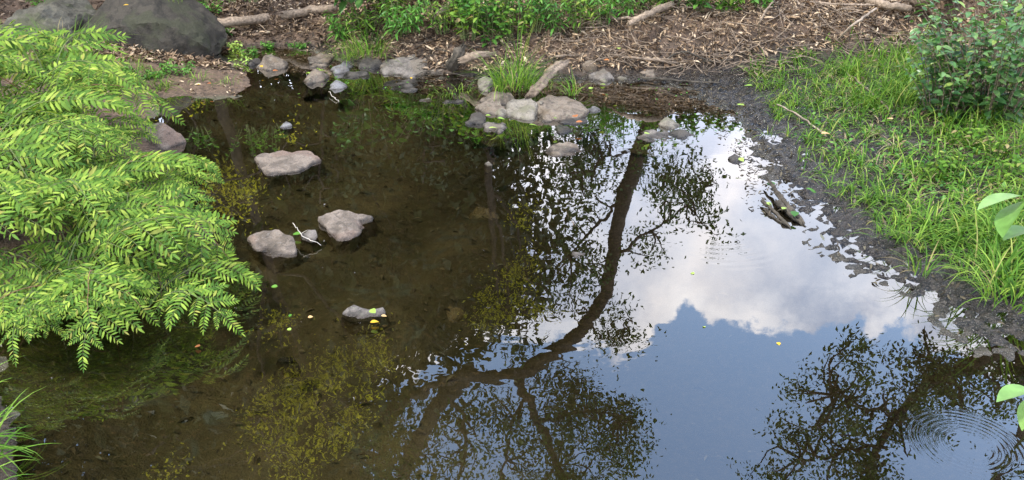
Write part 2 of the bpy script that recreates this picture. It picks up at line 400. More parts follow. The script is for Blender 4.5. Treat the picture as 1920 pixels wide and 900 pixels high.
M_light = stonemat('stone_light', (.17, .15, .115), (.30, .265, .21), (.20, .185, .12), (.2, .2, .13))

def woodmat(name, a, b, sc=30):
    m, g = newmat(name)
    tc = g.n('ShaderNodeNewGeometry').outputs['Position']
    n1 = g.noise(tc, sc, 6, .65); n2 = g.noise(g.v('MULTIPLY', tc, (1, 1, 6)), 22, 5, .6); n3 = g.noise(tc, 4, 3)
    c1 = g.mix(g.ss(n1, .3, .7), a, b); c1 = g.mix(1.0, c1, g.ramp(n3, [(.35, .7), (.7, 1.25)]), 'MULTIPLY')
    b_ = g.n('ShaderNodeBump', {'Height': g.m('ADD', g.m('MULTIPLY', n1, .006), g.m('MULTIPLY', n2, .006)), 'Distance': 1.0})
    out(g, g.n('ShaderNodeBsdfPrincipled', {'Base Color': c1, 'Roughness': .85, 'Normal': b_.outputs[0]}))
    return m
M_bark = woodmat('tree_bark', (.04, .028, .021), (.09, .065, .048), 16)
M_barkdk = woodmat('dark_bark', (.03, .022, .018), (.07, .052, .04), 16)
M_wood = woodmat('weathered_wood', (.13, .095, .065), (.34, .26, .185), 50)
M_woodpale = woodmat('pale_wood', (.26, .20, .145), (.46, .37, .28), 60)
M_wooddk = woodmat('wet_dark_wood', (.03, .026, .018), (.11, .09, .065), 50)
M_stem = woodmat('green_stem', (.08, .12, .035), (.16, .19, .06), 50)
M_redstem = woodmat('red_stem', (.16, .08, .04), (.26, .14, .07), 50)
M_twigw = woodmat('bleached_twig', (.45, .40, .33), (.62, .56, .48), 50)

# ------------------------------------------------------------------ ground and water
me = mesh_np('ground', np.stack([GX, GY, GZ], -1).reshape(-1, 3), GF, m_ground)
edgeN = 0.05 * fbm(GX, GY, 5, 3)
bedw = sstep(-(GD + edgeN), -0.01, 0.05)
litw = WF
mudw = np.clip(np.maximum(WR * sstep(2.6 - GD, 0.0, 2.0), 0.9 * sstep(0.10 - GD, 0, .1)), 0, 1) * (1 - sstep(GZ, .16, .30) * .85)
mudw = np.maximum(mudw, .92 * sstep(.16 - GD, 0, .14) * (GX > -.9)); spit = WL * (GY > 4.4); mudw = mudw * (1 - .75 * spit)
bedw = bedw * (1 - .80 * sstep(GX + .25 * (GY - 3.2), -.75, .25))
mudw = np.where(GD < .0, np.maximum(mudw, sstep(GX + .25 * (GY - 3.2), -.75, .25)), mudw)
col = np.stack([litw, mudw, bedw, np.ones_like(bedw)], -1).reshape(-1, 4).astype(np.float32)
ca = me.color_attributes.new('zone', 'FLOAT_COLOR', 'POINT'); ca.data.foreach_set('color', col.ravel())
o = obj('ground', me); tag(o, kind='structure')
wx = np.linspace(-7, 7, 15); wy = np.linspace(-1.0, 8.2, 10)
WX, WY = np.meshgrid(wx, wy); wi = np.arange(150).reshape(10, 15)
me = mesh_np('water', np.stack([WX, WY, WX * 0], -1).reshape(-1, 3), np.stack([wi[:-1, :-1], wi[:-1, 1:], wi[1:, 1:], wi[1:, :-1]], -1).reshape(-1, 4), m_water)
o = obj('water', me); tag(o, kind='structure')

# ------------------------------------------------------------------ stones
from mathutils import noise as mn
def rock_mesh(name, pts, mat, res=0.018, rough=1.0, seed=0, rnd=1, smooth=.25):
    bm = bmesh.new()
    vs = [bm.verts.new(p) for p in pts]
    r = bmesh.ops.convex_hull(bm, input=vs)
    bmesh.ops.delete(bm, geom=[v for v in bm.verts if not v.link_faces], context='VERTS')
    bmesh.ops.triangulate(bm, faces=bm.faces)
    for it in range(6):
        long = [e for e in bm.edges if e.calc_length() > res * 1.6]
        if not long or len(bm.faces) > 5000: break
        bmesh.ops.subdivide_edges(bm, edges=long, cuts=1); bmesh.ops.triangulate(bm, faces=[f for f in bm.faces if len(f.verts) > 3])
    for _ in range(rnd):
        bmesh.ops.smooth_vert(bm, verts=bm.verts, factor=smooth, use_axis_x=True, use_axis_y=True, use_axis_z=True)
    bm.normal_update()
    s = Vector((seed * 3.1, seed * 1.7, seed * .9))
    size = max(v.co.x for v in bm.verts) - min(v.co.x for v in bm.verts)
    mv = {}
    for v in bm.verts:
        a = mn.noise(v.co * (3.0 / size) + s) * size * .05 + mn.noise(v.co * 18 + s) * .010 + abs(mn.noise(v.co * 11 + s * 2)) * -.012 + mn.noise(v.co * 45 + s) * .007
        # ledges: strata-like steps
        st = mn.noise(Vector((v.co.x * 4, v.co.y * 4, v.co.z * 40)) + s) * .004
        mv[v] = v.normal * (a + st) * rough
    for v, d in mv.items(): v.co += d
    me = bpy.data.meshes.new(name); bm.to_mesh(me); bm.free()
    me.polygons.foreach_set('use_smooth', [True] * len(me.polygons)); me.materials.append(mat)
    try: me.set_sharp_from_angle(angle=R(38))
    except Exception: pass
    return me
SEED = [10]
def put_rock(name, pts, mat, label, group=None, cat='stone', **kw):
    c = sum((Vector(p) for p in pts), Vector()) / len(pts); c.z = min(p[2] for p in pts)
    SEED[0] += 1
    me = rock_mesh(name, [Vector(p) - c for p in pts], mat, seed=SEED[0], **kw)
    o = obj(name, me, loc=c)
    return tag(o, label, cat, group)
def stone_pts(name, top, base, mat, label, group=None, sink=0.10, spread=1.28, zs=.44, **kw):
    top = [(x, y, z * zs) for x, y, z in top]
    pts = [gp(x, y, z) for x, y, z in top] + [gp(x, y, 0) for x, y in base]
    bs = [gp(x, y, 0) for x, y in base] + [Vector((gp(x, y, z)[0], gp(x, y, z)[1], 0)) for x, y, z in top]
    c = sum(bs, Vector()) / len(bs)
    for b in bs:
        q = c + (b - c) * spread; pts.append(Vector((q.x, q.y, -sink)))
    return put_rock(name, pts, mat, label, group, **kw)
def stone_box(x0, y0, x1, y1, hf, mat, label, group=None, zb=0.0, skew=0.0, nm='stone', sink=.08, flat=.5, **kw):
    """stone filling a picture box; hf = share of its picture height that is real height"""
    hf = hf * .72; sink = min(sink, (x1 - x0) * .0016)
    cx = (x0 + x1) / 2; f0 = gp(cx, y1, zb); s = (f0 - Vector((0, 0, H))).length
    th = math.atan2(H - zb, f0.y)
    h = hf * (y1 - y0) * s / (FPX * math.cos(th))
    b0 = gp(cx, y0, zb + h); dep = max(b0.y - f0.y, .25 * (x1 - x0) * s / FPX)
    w = (x1 - x0) * s / FPX
    rng = np.random.default_rng(int(x0 * 7 + y0 * 13)); c = Vector((f0.x + (b0.x - f0.x) * .5, f0.y + dep * .5, zb))
    pts = []
    tx, ty = rng.uniform(-.35, .35), rng.uniform(-.1, .35); N = int(rng.integers(5, 8)); ph = rng.uniform(0, 1)
    for i in range(N):
        a = (i + ph) / N * 2 * math.pi + rng.uniform(-.3, .3); r = rng.uniform(.92, 1.08)
        ca, sa = math.cos(a), math.sin(a); e = .85
        X = math.copysign(abs(ca) ** e, ca) * w / 2 * r; Y = math.copysign(abs(sa) ** e, sa) * dep / 2 * r
        pts.append(c + Vector((X, Y, 0))); pts.append(c + Vector((X * 1.25, Y * 1.25, -sink)))
        k = rng.uniform(flat * .6, flat * 1.35); hh = h * max(.35, min(1.05, .85 + tx * ca + ty * sa + rng.uniform(-.1, .1)))
        pts.append(c + Vector((X * k + skew * w, Y * min(1, k * 1.15), hh)))
        if rng.random() < .5: pts.append(c + Vector((X * .97, Y * .97, h * rng.uniform(.2, .5))))
    return put_rock(nm, pts, mat, label, group, **kw)

gA, gB, gC_ = 'stones standing in the pond', 'stones along the far bank', 'rocks of the little rock island'
def boulder(pts, base, mat, label):
    P_ = [at(*p) for p in pts] + [gp(x, y, -.02) for x, y in base]
    P_ += [Vector((p.x, p.y, -.15)) for p in P_] + [p + Vector((0, .45, -.02)) for p in P_[:len(pts)]]
    put_rock('boulder', P_, mat, label, 'boulders', cat='boulder', res=.026, rnd=1, smooth=.4, rough=1.5)
boulder([(138, 60, 5.75), (160, 24, 5.85), (205, -14, 5.95), (290, -12, 5.95), (345, 36, 5.9), (383, 72, 5.8), (394, 92, 5.75), (300, 40, 5.7), (200, 50, 5.68)], [(394, 114), (350, 119), (250, 122), (150, 128), (110, 112)],
        M_mossy, 'largest boulder, dark and dome shaped, behind the fern at the head of the pool')
boulder([(-6, 60, 5.7), (16, 24, 5.8), (55, 8, 5.9), (100, 12, 5.9), (132, 44, 5.8), (60, 60, 5.6)], [(-10, 128), (60, 140), (136, 128)],
        M_bpale, 'pale boulder in the corner beside the large dark one, grass at its foot')
stone_pts('stone', [(478, 291, .055), (512, 281, .085), (548, 278, .10), (584, 280, .085), (599, 297, .03)], [(556, 322), (497, 330), (482, 303), (598, 302)],
          M_pink, 'long pinkish slab alone in the dark water, its front face sheer', gA)
stone_pts('stone', [(598, 407, .06), (626, 394, .09), (664, 394, .095), (697, 405, .03), (641, 428, .05), (602, 414, .045)], [(612, 428), (632, 452), (655, 451), (690, 425)],
          M_pink, 'angular pinkish stone with a cracked flat top and slanting grey side', gA)
stone_pts('stone', [(467, 440, .05), (492, 428, .10), (524, 427, .115), (549, 444, .10), (556, 462, .05)], [(551, 480), (512, 489), (482, 470), (464, 452)],
          M_pink, 'rounded tan stone touching the fern tips, beside the stone with the white twig', gA, rnd=2)
stone_pts('stone', [(564, 436, .02), (578, 428, .055), (592, 429, .05)], [(598, 446), (583, 456), (565, 450)], M_grey, 'small grey stone under the bleached white twig', gA)
stone_pts('stone', [(641, 583, .018), (664, 574, .034), (718, 576, .034), (724, 586, .015)], [(700, 601), (655, 603), (638, 592)],
          M_grey, 'low grey stone with a yellow leaf on it, nearest stone to the camera', gA)
stone_pts('stone', [(1022, 281, .012), (1036, 269, .045), (1062, 263, .075), (1083, 271, .05), (1091, 283, .012)], [(1072, 293), (1035, 294), (1020, 287)],
          M_brown, 'tan topped stone in open water below the rock island', gA)
stone_pts('stone', [(1366, 293, .025), (1378, 287, .045), (1400, 294, .025)], [(1421, 303), (1395, 311), (1374, 310), (1366, 299)],
          M_dark, 'dark wedge of stone in the bright sky reflection, green leaf on it', gA, rough=.6)
stone_pts('stone', [(712, 120, .05), (730, 101, .15), (766, 97, .19), (799, 106, .17), (803, 124, .07)], [(796, 144), (760, 150), (722, 142), (712, 132)],
          M_grey, 'biggest rounded stone on the far waterline, dark and undercut at its foot', gB, rnd=2)
stone_box(258, 222, 338, 285, .75, M_pink, 'pinkish flat stone half covered by fern fronds', gA, sink=.15)
stone_box(410, 119, 458, 140, .35, M_light, 'flat pale stone on the mud spit before the boulder', gB, zb=.0, flat=.35)
stone_box(484, 94, 538, 134, .7, M_brown, 'peaked brown stone at the mud spit, green weed against its left side', gB, flat=.35)
stone_box(460, 104, 492, 126, .6, M_dark, 'dark stone leaning behind the peaked brown one', gB, flat=.45)
stone_box(576, 95, 624, 122, .5, M_brown, 'tan stone at the back of the far stone cluster', gB)
stone_box(565, 125, 613, 160, .55, M_brown, 'round brown stone, leftmost in the front of the far cluster', gB)
stone_box(614, 110, 664, 141, .4, M_blue, 'bluish flat topped stone in the middle of the far cluster', gB)
stone_box(617, 146, 650, 170, .6, M_blue, 'small blue grey stone, lowest of the far cluster', gB)
stone_box(580, 116, 616, 128, .4, M_brown, 'low wet stone between the tan one and the round brown one', gB)
stone_box(662, 103, 722, 130, .6, M_dark, 'flat topped dark wedge stone left of the biggest far stone', gB, flat=.9)
stone_box(640, 128, 700, 150, .35, M_dark, 'low wet dark stone just in front of the wedge stone', gB)
stone_box(716, 146, 800, 172, .12, M_dark, 'thin dark ledge barely above water below the biggest far stone', gB)
stone_box(799, 104, 842, 138, .6, M_brown, 'reddish brown stone right of the biggest far stone', gB)
stone_box(860, 108, 902, 136, .5, M_dark, 'dark stone tucked beneath the chunk of old wood', gB)
stone_box(780, 182, 812, 194, .3, M_grey, 'small flat stone just breaking the dark water', gA)
stone_box(830, 180, 870, 196, .3, M_dark, 'dark wet stone in the shallows before the rock island', gA)
stone_box(893, 142, 925, 173, .45, M_light, 'pale plank shaped stone left of the grass tuft', gC_, flat=.85)
stone_pts('stone', [(903, 178, .09), (930, 168, .12), (956, 170, .12), (967, 182, .09)], [(899, 192), (966, 196), (935, 198)], M_brown, 'broad brown rock at the back of the island beneath the tuft', gC_)
stone_pts('stone', [(893, 197, .06), (905, 189, .09), (922, 183, .115), (946, 197, .10), (950, 206, .05)], [(890, 204), (904, 214), (932, 218), (949, 214)], M_brown, 'smooth sloping rock on the left of the island', gC_)
stone_pts('stone', [(947, 193, .10), (966, 184, .125), (996, 182, .14), (1009, 190, .12), (1004, 204, .085), (968, 205, .08)], [(950, 223), (975, 229), (1000, 227), (1011, 216), (945, 208)], M_light, 'rough blocky rock in the centre of the island', gC_, rough=1.3)
stone_pts('stone', [(1002, 190, .10), (1028, 178, .125), (1062, 181, .115), (1090, 191, .09), (1108, 203, .045), (1096, 213, .05), (1050, 216, .075), (1020, 206, .095)], [(1110, 210), (1085, 224), (1046, 226), (1010, 222)], M_brown, 'long flat slab, the largest rock of the island', gC_)
stone_box(926, 200, 962, 224, .5, M_light, 'small slanting rock between the smooth and the blocky one', gC_)
stone_box(868, 208, 912, 236, .6, M_dark, 'dark lumpy rock at the left tip of the island', gC_)
stone_box(903, 226, 958, 250, .3, M_grey, 'flat wet rock at the front of the island with a curled leaf', gC_, flat=.7)
stone_box(1006, 208, 1042, 230, .6, M_brown, 'small tan rock wedged below the long slab', gC_)
stone_box(1036, 230, 1078, 252, .4, M_mossy, 'low mossy rock at the right front of the island', gC_)
stone_box(1044, 218, 1100, 234, .4, M_dark, 'dark broken rock under the slab, orange leaf on it', gC_)
stone_box(1098, 195, 1128, 212, .4, M_blue, 'small bluish rock off the right end of the long slab', gC_)
stone_box(1102, 122, 1154, 154, .6, M_grey, 'rounded grey stone at the foot of the leaf litter bank', gB)
stone_box(1194, 120, 1238, 148, .5, M_brown, 'brown stone half buried in the litter bank foot', gB)
stone_box(1085, 108, 1130, 128, .5, M_brown, 'brown stone under the long bare stick', gB, zb=.05)
stone_box(1158, 140, 1180, 154, .5, M_light, 'small pale pebble beside the rounded grey stone', gB)
stone_box(1120, 140, 1146, 156, .4, M_light, 'whitish pebble at the waterline below the grey stone', gB)
stone_box(1390, 100, 1422, 124, .6, M_grey, 'round grey stone where the litter bank meets the grass', gB, zb=.04)
stone_box(1235, 218, 1275, 244, .4, M_light, 'rounded mossy stone above the flat pair near the mud', gA)
stone_box(1188, 241, 1268, 267, .22, M_grey, 'flat stone in the tree reflection with a lime leaf on it', gA)
stone_box(1248, 240, 1312, 264, .25, M_dark, 'dark flat stone touching the right of the flat one', gA)
stone_box(908, 300, 926, 312, .4, M_light, 'tiny pale pebble alone in dark water', gA)
stone_box(519, 662, 558, 680, .1, M_blue, 'thin bluish stone lying flush with the near water', gA)
stone_box(524, 226, 548, 243, .4, M_blue, 'small bluish pebble in the dark upper water', gA)
stone_box(1070, 466, 1100, 486, .3, M_grey, 'grey pebble in the reflection of the tree crown', gA)
stone_box(1010, 186, 1020, 192, .2, M_light, 'pale pebble on the slab', gC_, zb=.06)
for (a, b, c_, d_, mt, lb) in [(872, 382, 945, 432, M_rust, 'sunken rusty stone glowing through water in mid pond'), (868, 452, 948, 496, M_rust, 'second sunken brown stone, nearer than the rusty one'),
                               (820, 585, 880, 612, M_rust, 'sunken brown stone beside the rippled reflection')]:
    f_ = gp((a + c_) / 2, (b + d_) / 2, -.15); w_ = (c_ - a) / FPX * 3.4; rg_ = np.random.default_rng(a)
    put_rock('stone', [f_ + Vector((math.cos(t_) * w_ * k_ * .5 * rg_.uniform(.7, 1.3), math.sin(t_) * w_ * k_ * .5, z_)) for k_, z_ in ((1, -.08), (.95, .0), (.6, .045)) for t_ in np.linspace(0, 5.4, 7)], mt, lb, 'sunken stones', rnd=3, smooth=.5)

# ------------------------------------------------------------------ leaf templates (quads; last repeated avoided)
def leaf_tpl(w=.5, fold=.10, droop=.12, n=3, tipw=0.0, pw=1.0):
    """leaf along +X, length 1"""
    V, F = [], []
    ts = np.linspace(0, 1, n + 2)
    for t in ts:
        ww = w / 2 * (math.sin(math.pi * min(1, max(0, t)) ** pw) ** .8 if 0 < t < 1 else 0.0) + (0.012 if t in (0, 1) else 0)
        z = -droop * t * t
        V += [(t, ww, z + fold * ww), (t, 0, z - 0), (t, -ww, z + fold * ww)]
    for i in range(n + 1):
        a = i * 3
        F += [(a, a + 1, a + 4, a + 3), (a + 1, a + 2, a + 5, a + 4)]
    return np.array(V), np.array(F)
L_ovate = leaf_tpl(.56, .35, .15, 3, pw=.8)
L_lance = leaf_tpl(.24, .4, .25, 3, pw=.7)
L_dead = leaf_tpl(.34, .9, .22, 2)
L_round = leaf_tpl(.8, .2, .1, 3, pw=.8)
L_tree = leaf_tpl(.50, .3, .2, 1)

def rl_mesh(name, V, F, mat): return mesh_np(name, V, F, mat, smooth=True)

# ------------------------------------------------------------------ leaf litter and twigs
rng = np.random.default_rng(11)
def sample_px(n, poly, z=0.0, rng=rng):
    """random ground points whose picture position falls in a polygon"""
    P_ = np.array(poly, float); lo, hi = P_.min(0), P_.max(0); out_ = []
    while len(out_) < n:
        q = rng.uniform(lo, hi); ins = False
        for i in range(len(P_)):
            a, b = P_[i], P_[(i + 1) % len(P_)]
            if (a[1] > q[1]) != (b[1] > q[1]) and q[0] < (b[0] - a[0]) * (q[1] - a[1]) / (b[1] - a[1]) + a[0]: ins = not ins
        if ins:
            out_.append(q)
    out_ = np.array(out_)
    d0 = out_[:, 0] - 960; v = 450 - out_[:, 1]
    dy = FPX * cP + v * sP; dz = -FPX * sP + v * cP
    zz = np.full(len(out_), float(z))
    for _ in range(14):
        t = (zz - H) / dz; zz = .5 * zz + .5 * np.maximum(land(d0 * t, dy * t), -.02)
    t = (zz - H) / dz
    x, y = d0 * t, dy * t
    return np.stack([x, y, land(x, y)], -1)
def sample_w(n, x0, x1, y0, y1, cond, rng=rng):
    x = rng.uniform(x0, x1, n); y = rng.uniform(y0, y1, n); d = sdf(x, y); z = land(x, y)
    k = cond(x, y, d, z)
    return np.stack([x[k], y[k], z[k]], -1)
def scatter(name, tpl, P_, sz, mat, tilt=.5, up=.0, rng=rng, kind='stuff', parent=None, roll=None):
    n = len(P_); yaw = rng.uniform(0, 2 * np.pi, n)
    Rm = rotm(yaw, rng.normal(0, tilt, n), rng.normal(0, tilt if roll is None else roll, n))
    P_ = P_ + np.array([0, 0, up]) + np.stack([np.zeros(n)] * 2 + [rng.uniform(0, .02, n)], -1)
    V, F = inst(tpl[0], tpl[1], P_, Rm, rng.uniform(sz[0], sz[1], n))
    o = obj(name, rl_mesh(name, V, F, mat), parent)
    if kind: o['kind'] = kind
    return o
litter = sample_w(105000, -3.0, 4.6, 5.2, 8.4, lambda x, y, d, z: (d > .03) & (z > .015) & (weights(x, y)[0] > .25) & ((x > -.9) | (d > .12)))
L_strip = leaf_tpl(.15, .9, .12, 2); L_flake = leaf_tpl(.62, .5, .10, 1)
k3 = rng.integers(0, 3, len(litter)); parts_ = []
for q_, (tp_, sz_) in enumerate(((L_dead, (.018, .065)), (L_strip, (.03, .09)), (L_flake, (.012, .042)))):
    pq = litter[k3 == q_]; n_ = len(pq); pq = pq + np.stack([np.zeros(n_), np.zeros(n_), rng.uniform(.002, .03, n_)], -1)
    V, F = inst(tp_[0], tp_[1], pq, rotm(rng.uniform(0, 6.28, n_), rng.normal(0, .45, n_), rng.normal(0, .6, n_)), sz_[0] + (sz_[1] - sz_[0]) * rng.random(n_) ** 1.8); parts_.append((V, F))
V, F = join(parts_); o = obj('leaf_litter', mesh_np('leaf_litter', V, F, M_litter)); tag(o, 'brown dead leaves and straw matted over the far bank', 'leaf litter', kind='stuff')
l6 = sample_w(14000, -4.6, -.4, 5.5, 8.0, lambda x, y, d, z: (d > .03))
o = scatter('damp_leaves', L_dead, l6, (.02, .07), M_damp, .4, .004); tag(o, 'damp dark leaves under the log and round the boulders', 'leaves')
l2 = sample_w(2600, 1.0, 4.2, 2.0, 6.3, lambda x, y, d, z: (d > .1) & (rng.random(len(x)) < sstep(d, .2, 1.2)))
o = scatter('fallen_leaves', L_dead, l2, (.02, .05), M_litter, .4, .002); tag(o, 'dead leaves fallen between the grass on the right bank', 'fallen leaves')
l3 = sample_w(5200, 0.8, 3.6, 1.9, 5.6, lambda x, y, d, z: (d > -.12) & (d < .7) & (z > .003))
o = scatter('mud_debris', L_dead, l3, (.010, .034), M_sunk, .45, .0); tag(o, 'small dark bits of leaf lying on the wet mud', 'debris')
l4 = sample_w(4500, -2.5, 2.6, 1.2, 6.2, lambda x, y, d, z: (d < -.05) & (rng.random(len(x)) > .85 * sstep(x, -.4, .4)))
o = scatter('sunken_leaves', L_dead, l4, (.012, .042), M_sunk, .16, .0); tag(o, 'old leaves lying on the brown pond bed', 'sunken leaves')
l5 = sample_w(900, -2.5, -.2, 4.6, 6.3, lambda x, y, d, z: (d > -.08) & (d < .3) & (z > .0))
o = scatter('shore_debris', L_dead, l5, (.02, .05), M_litter, .3, .0); tag(o, 'leaf scraps along the far left shore', 'debris')

def twigs(name, P_, L, r, mat, label, rng, flat=.3):
    parts = []
    for p in P_:
        a = rng.uniform(0, 2 * math.pi); l = rng.uniform(*L); dz = rng.normal(0, flat) * l * .5
        d = np.array([math.cos(a) * l, math.sin(a) * l, dz]); mid = rng.normal(0, .06, 3) * l
        q = np.array([p - d / 2 + [0, 0, .02], p + mid + [0, 0, .03], p + d / 2 + [0, 0, .02]])
        for i in (0, 2): q[i][2] = max(q[i][2], float(land(q[i][0], q[i][1])) + .008)
        rr = rng.uniform(*r)
        parts.append(tube(curvepts(q, 5), np.linspace(rr, rr * .5, 5), 5, cap=False))
    V, F = join(parts)
    o = obj(name, mesh_np(name, V, F, mat)); tag(o, label, 'twigs', kind='stuff')
tw = sample_px(430, [(1000, 110), (1060, 60), (1250, 20), (1560, 10), (1800, 0), (1720, 70), (1480, 90), (1400, 110), (1280, 125), (1080, 120)])
twigs('twig_litter', tw, (.06, .38), (.0018, .005), M_wood, 'thin twigs tangled in the leaf litter bank', rng)
tw = sample_px(90, [(700, 95), (850, 60), (960, 90), (1000, 150), (860, 170), (780, 150)])
twigs('shore_twigs', tw, (.05, .2), (.0015, .004), M_wooddk, 'dark twigs stranded along the far waterline', rng)

# clods and crumbs of mud
bmc = bmesh.new(); bmesh.ops.create_icosphere(bmc, subdivisions=1, radius=.5)
for v in bmc.verts: v.co *= 1 + .45 * mn.noise(v.co * 3.1)
ct = np.array([tuple(v.co) for v in bmc.verts]); cf = np.array([[v.index for v in f.verts] for f in bmc.faces]); bmc.free()
m_clod, g = newmat('wet_mud_crumb')
oi_ = g.n('ShaderNodeNewGeometry').outputs['Random Per Island']
out(g, g.n('ShaderNodeBsdfPrincipled', {'Base Color': g.ramp(oi_, [(0, (.006, .005, .004)), (.6, (.03, .024, .018)), (.93, (.07, .058, .044)), (1, (.16, .14, .11))]), 'Roughness': g.m('MULTIPLY_ADD', oi_, .5, .22)}))
cl = sample_w(3500, .8, 3.9, 1.7, 5.7, lambda x, y, d, z: (d > -.10) & (d < .75) & (z > -.012) & (rng.random(len(x)) < .25 + .75 * vnoise(x, y, 5.0)))
n_ = len(cl); V, F = inst(ct, cf, cl, rotm(rng.uniform(0, 6.28, n_), rng.normal(0, .3, n_), rng.normal(0, .3, n_)), (.004 + .015 * rng.random(n_) ** 3)[:, None] * np.array([1.3, 1, .6]))
o = obj('mud_crumbs', mesh_np('mud_crumbs', V, F, m_clod)); tag(o, 'wet black crumbs and clods on the mud beside the water', 'mud', kind='stuff')

# named sticks and wood
def stick(name, pts, r0, r1, mat, label, group=None, sides=9, n=14, jit=.003, cat='branch', wob=.06, forks=()):
    rg = np.random.default_rng(abs(hash(label)) % 1000 if False else sum(map(ord, label)))
    Pc = curvepts(pts, n, rg, jit); base = Vector(Pc[0]); t = thing(name, label, cat, base, group)
    rr = np.linspace(r0, r1, n) * (1 + .07 * rg.normal(size=n)); dw = cat == 'driftwood'
    if dw: sides = 16; rr[0] *= .45; rr[1] *= .8; rr[-1] *= .4; rr[-2] *= .75
    V, F = tube(Pc - np.array(base), rr, sides, wob=wob * (.5 if dw else 1), rng=rg, ridge=.22 if dw else .05)
    if dw:                                             # splintered ends
        ax = (Pc[-1] - Pc[0]) / np.linalg.norm(Pc[-1] - Pc[0]); sp_ = rg.uniform(-.2, 1.5, sides)[:, None] * r1 * 1.6
        V[(n - 1) * sides:n * sides] += ax * sp_; V[:sides] -= ax * sp_[::-1]
    obj('stem', pyd('stem', V, F, mat), t)
    for (i, dv, l, r) in forks:
        q = Pc[i]; e = q + np.array(dv) * l; m_ = (q + e) / 2 + rg.normal(0, .02, 3) * l
        V, F = tube(curvepts([q, m_, e], 6) - np.array(base), np.linspace(r, r * .4, 6), 6)
        obj('side_twig', pyd('side_twig', V, F, mat), t)
    return t
def lift(px, py, up=.03):
    p = sample_px1(px, py); p.z += up; return p
def sample_px1(px, py):
    z = 0.0; d = ray(px, py)
    for _ in range(14):
        t = (z - H) / d[2]; z = .5 * z + .5 * max(float(land(d[0] * t, d[1] * t)), -.02)
    t = (z - H) / d[2]
    return Vector((d[0] * t, d[1] * t, z))
stick('fallen_log', [lift(378 + 36 * k_, y_, .085) for k_, y_ in enumerate((66, 64, 61, 57, 51, 46, 40, 36))], .036, .030, M_wood, 'smooth grey brown log lying across the far bank right of the big boulder', cat='log', sides=12, n=18)
stick('fallen_branch', [lift(768, 98, .03), lift(805, 70, .10), lift(852, 42, .14)], .012, .026, M_wood, 'bare broken branch slanting up the bank above the biggest far stone', forks=[(11, (-.3, .2, .35), .06, .006)])
stick('fallen_branch', [lift(1040, 112, .02), lift(1120, 112, .04), lift(1200, 118, .03), lift(1272, 124, .02)], .011, .009, M_wood, 'long bare stick lying level along the foot of the litter bank', forks=[(5, (.4, -.5, .1), .2, .004)])
stick('fallen_branch', [lift(1085, 90, .03), lift(1120, 105, .05), lift(1185, 135, .03)], .007, .004, M_wooddk, 'thin dark twig crossing over the long bare stick')
stick('fallen_branch', [lift(1178, 52, .03), lift(1215, 42, .06), lift(1258, 24, .06)], .02, .026, M_wood, 'thick short branch on top of the bank at the edge of the green plants')
stick('fallen_branch', [lift(1135, 42, .02), lift(1180, 44, .04), lift(1215, 38, .03)], .01, .008, M_wood, 'pale stick beside the thick short branch')
stick('fallen_branch', [lift(1625, 12, .04), lift(1660, 26, .06), lift(1705, 30, .05)], .028, .022, M_wood, 'curved thick branch on the litter, left of the rotten log')
stick('fallen_log', [lift(1712, 18, .05), lift(1760, 12, .08), lift(1840, 6, .08), lift(1900, 14, .06)], .045, .05, M_wood, 'rotten log behind the leafy shrub at the bank top', cat='log', sides=12, wob=.14)
stick('fallen_branch', [lift(1562, 86, .02), lift(1600, 60, .06), lift(1640, 30, .05)], .006, .009, M_woodpale, 'pale straight stick slanting across the litter above the grass')
stick('fallen_branch', [lift(1418, 96, .04), lift(1425, 60, .10), lift(1455, 22, .12)], .004, .006, M_wood, 'thin upright twig in the middle of the litter bank')
stick('fallen_branch', [lift(1530, 14, .03), lift(1590, 24, .06), lift(1640, 20, .04)], .009, .007, M_wood, 'bent twig near the top edge left of the curved branch')
stick('fallen_branch', [lift(1200, 150, .02), lift(1290, 158, .02), lift(1350, 160, .015)], .008, .005, M_wooddk, 'dark wet stick at the corner where water meets mud', forks=[(6, (.3, -.4, .1), .12, .004)])
stick('fallen_branch', [lift(1455, 205, .03), lift(1500, 235, .05), lift(1548, 262, .02)], .004, .0055, M_woodpale, 'pale twig at the edge of the grass pointing to the tan leaf')
stick('fallen_branch', [lift(1240, 130, .05), lift(1280, 118, .08), lift(1330, 128, .05), lift(1375, 118, .03)], .007, .004, M_wooddk, 'crooked root like twig low on the litter bank', forks=[(4, (.2, -.5, -.1), .12, .004), (8, (-.3, -.5, .1), .12, .003)])
stick('fallen_branch', [lift(1570, 130, .02), lift(1620, 175, .04), lift(1668, 215, .02)], .004, .006, M_wood, 'thin brown twig lying in the grass before the shrub')
stick('driftwood', [gp(990, 180, .06), gp(1012, 158, .12), gp(1040, 128, .13), gp(1062, 116, .12)], .024, .028, M_wood, 'thick weathered driftwood propped on the island behind the slab', cat='driftwood', sides=12, wob=.16, n=12)
stick('driftwood', [gp(868, 112, .12), gp(892, 104, .16), gp(925, 100, .14)], .034, .018, M_wood, 'chunk of weathered wood between the far stones and the grass tuft', cat='driftwood', wob=.2)
stick('driftwood', [gp(842, 132, .0), gp(856, 110, .12), gp(866, 92, .18)], .035, .028, M_wooddk, 'dark stump of wood standing on the far waterline', cat='driftwood', wob=.15)
stick('driftwood', [gp(1440, 335, .035), gp(1462, 368, .03), gp(1482, 395, .018), gp(1506, 420, .0)], .006, .017, M_wooddk, 'long pointed dark driftwood floating in the bright sky reflection', cat='driftwood', wob=.2, n=14)
stick('driftwood', [gp(1430, 376, .02), gp(1450, 394, .018), gp(1482, 429, .0)], .011, .007, M_wooddk, 'short dark driftwood floating left of the long pointed piece', cat='driftwood', wob=.2)
stick('driftwood', [gp(1432, 392, .006), gp(1446, 402, .006), gp(1470, 420, .0)], .008, .005, M_wooddk, 'lowest sliver of wet driftwood under the short piece', cat='driftwood', wob=.2)
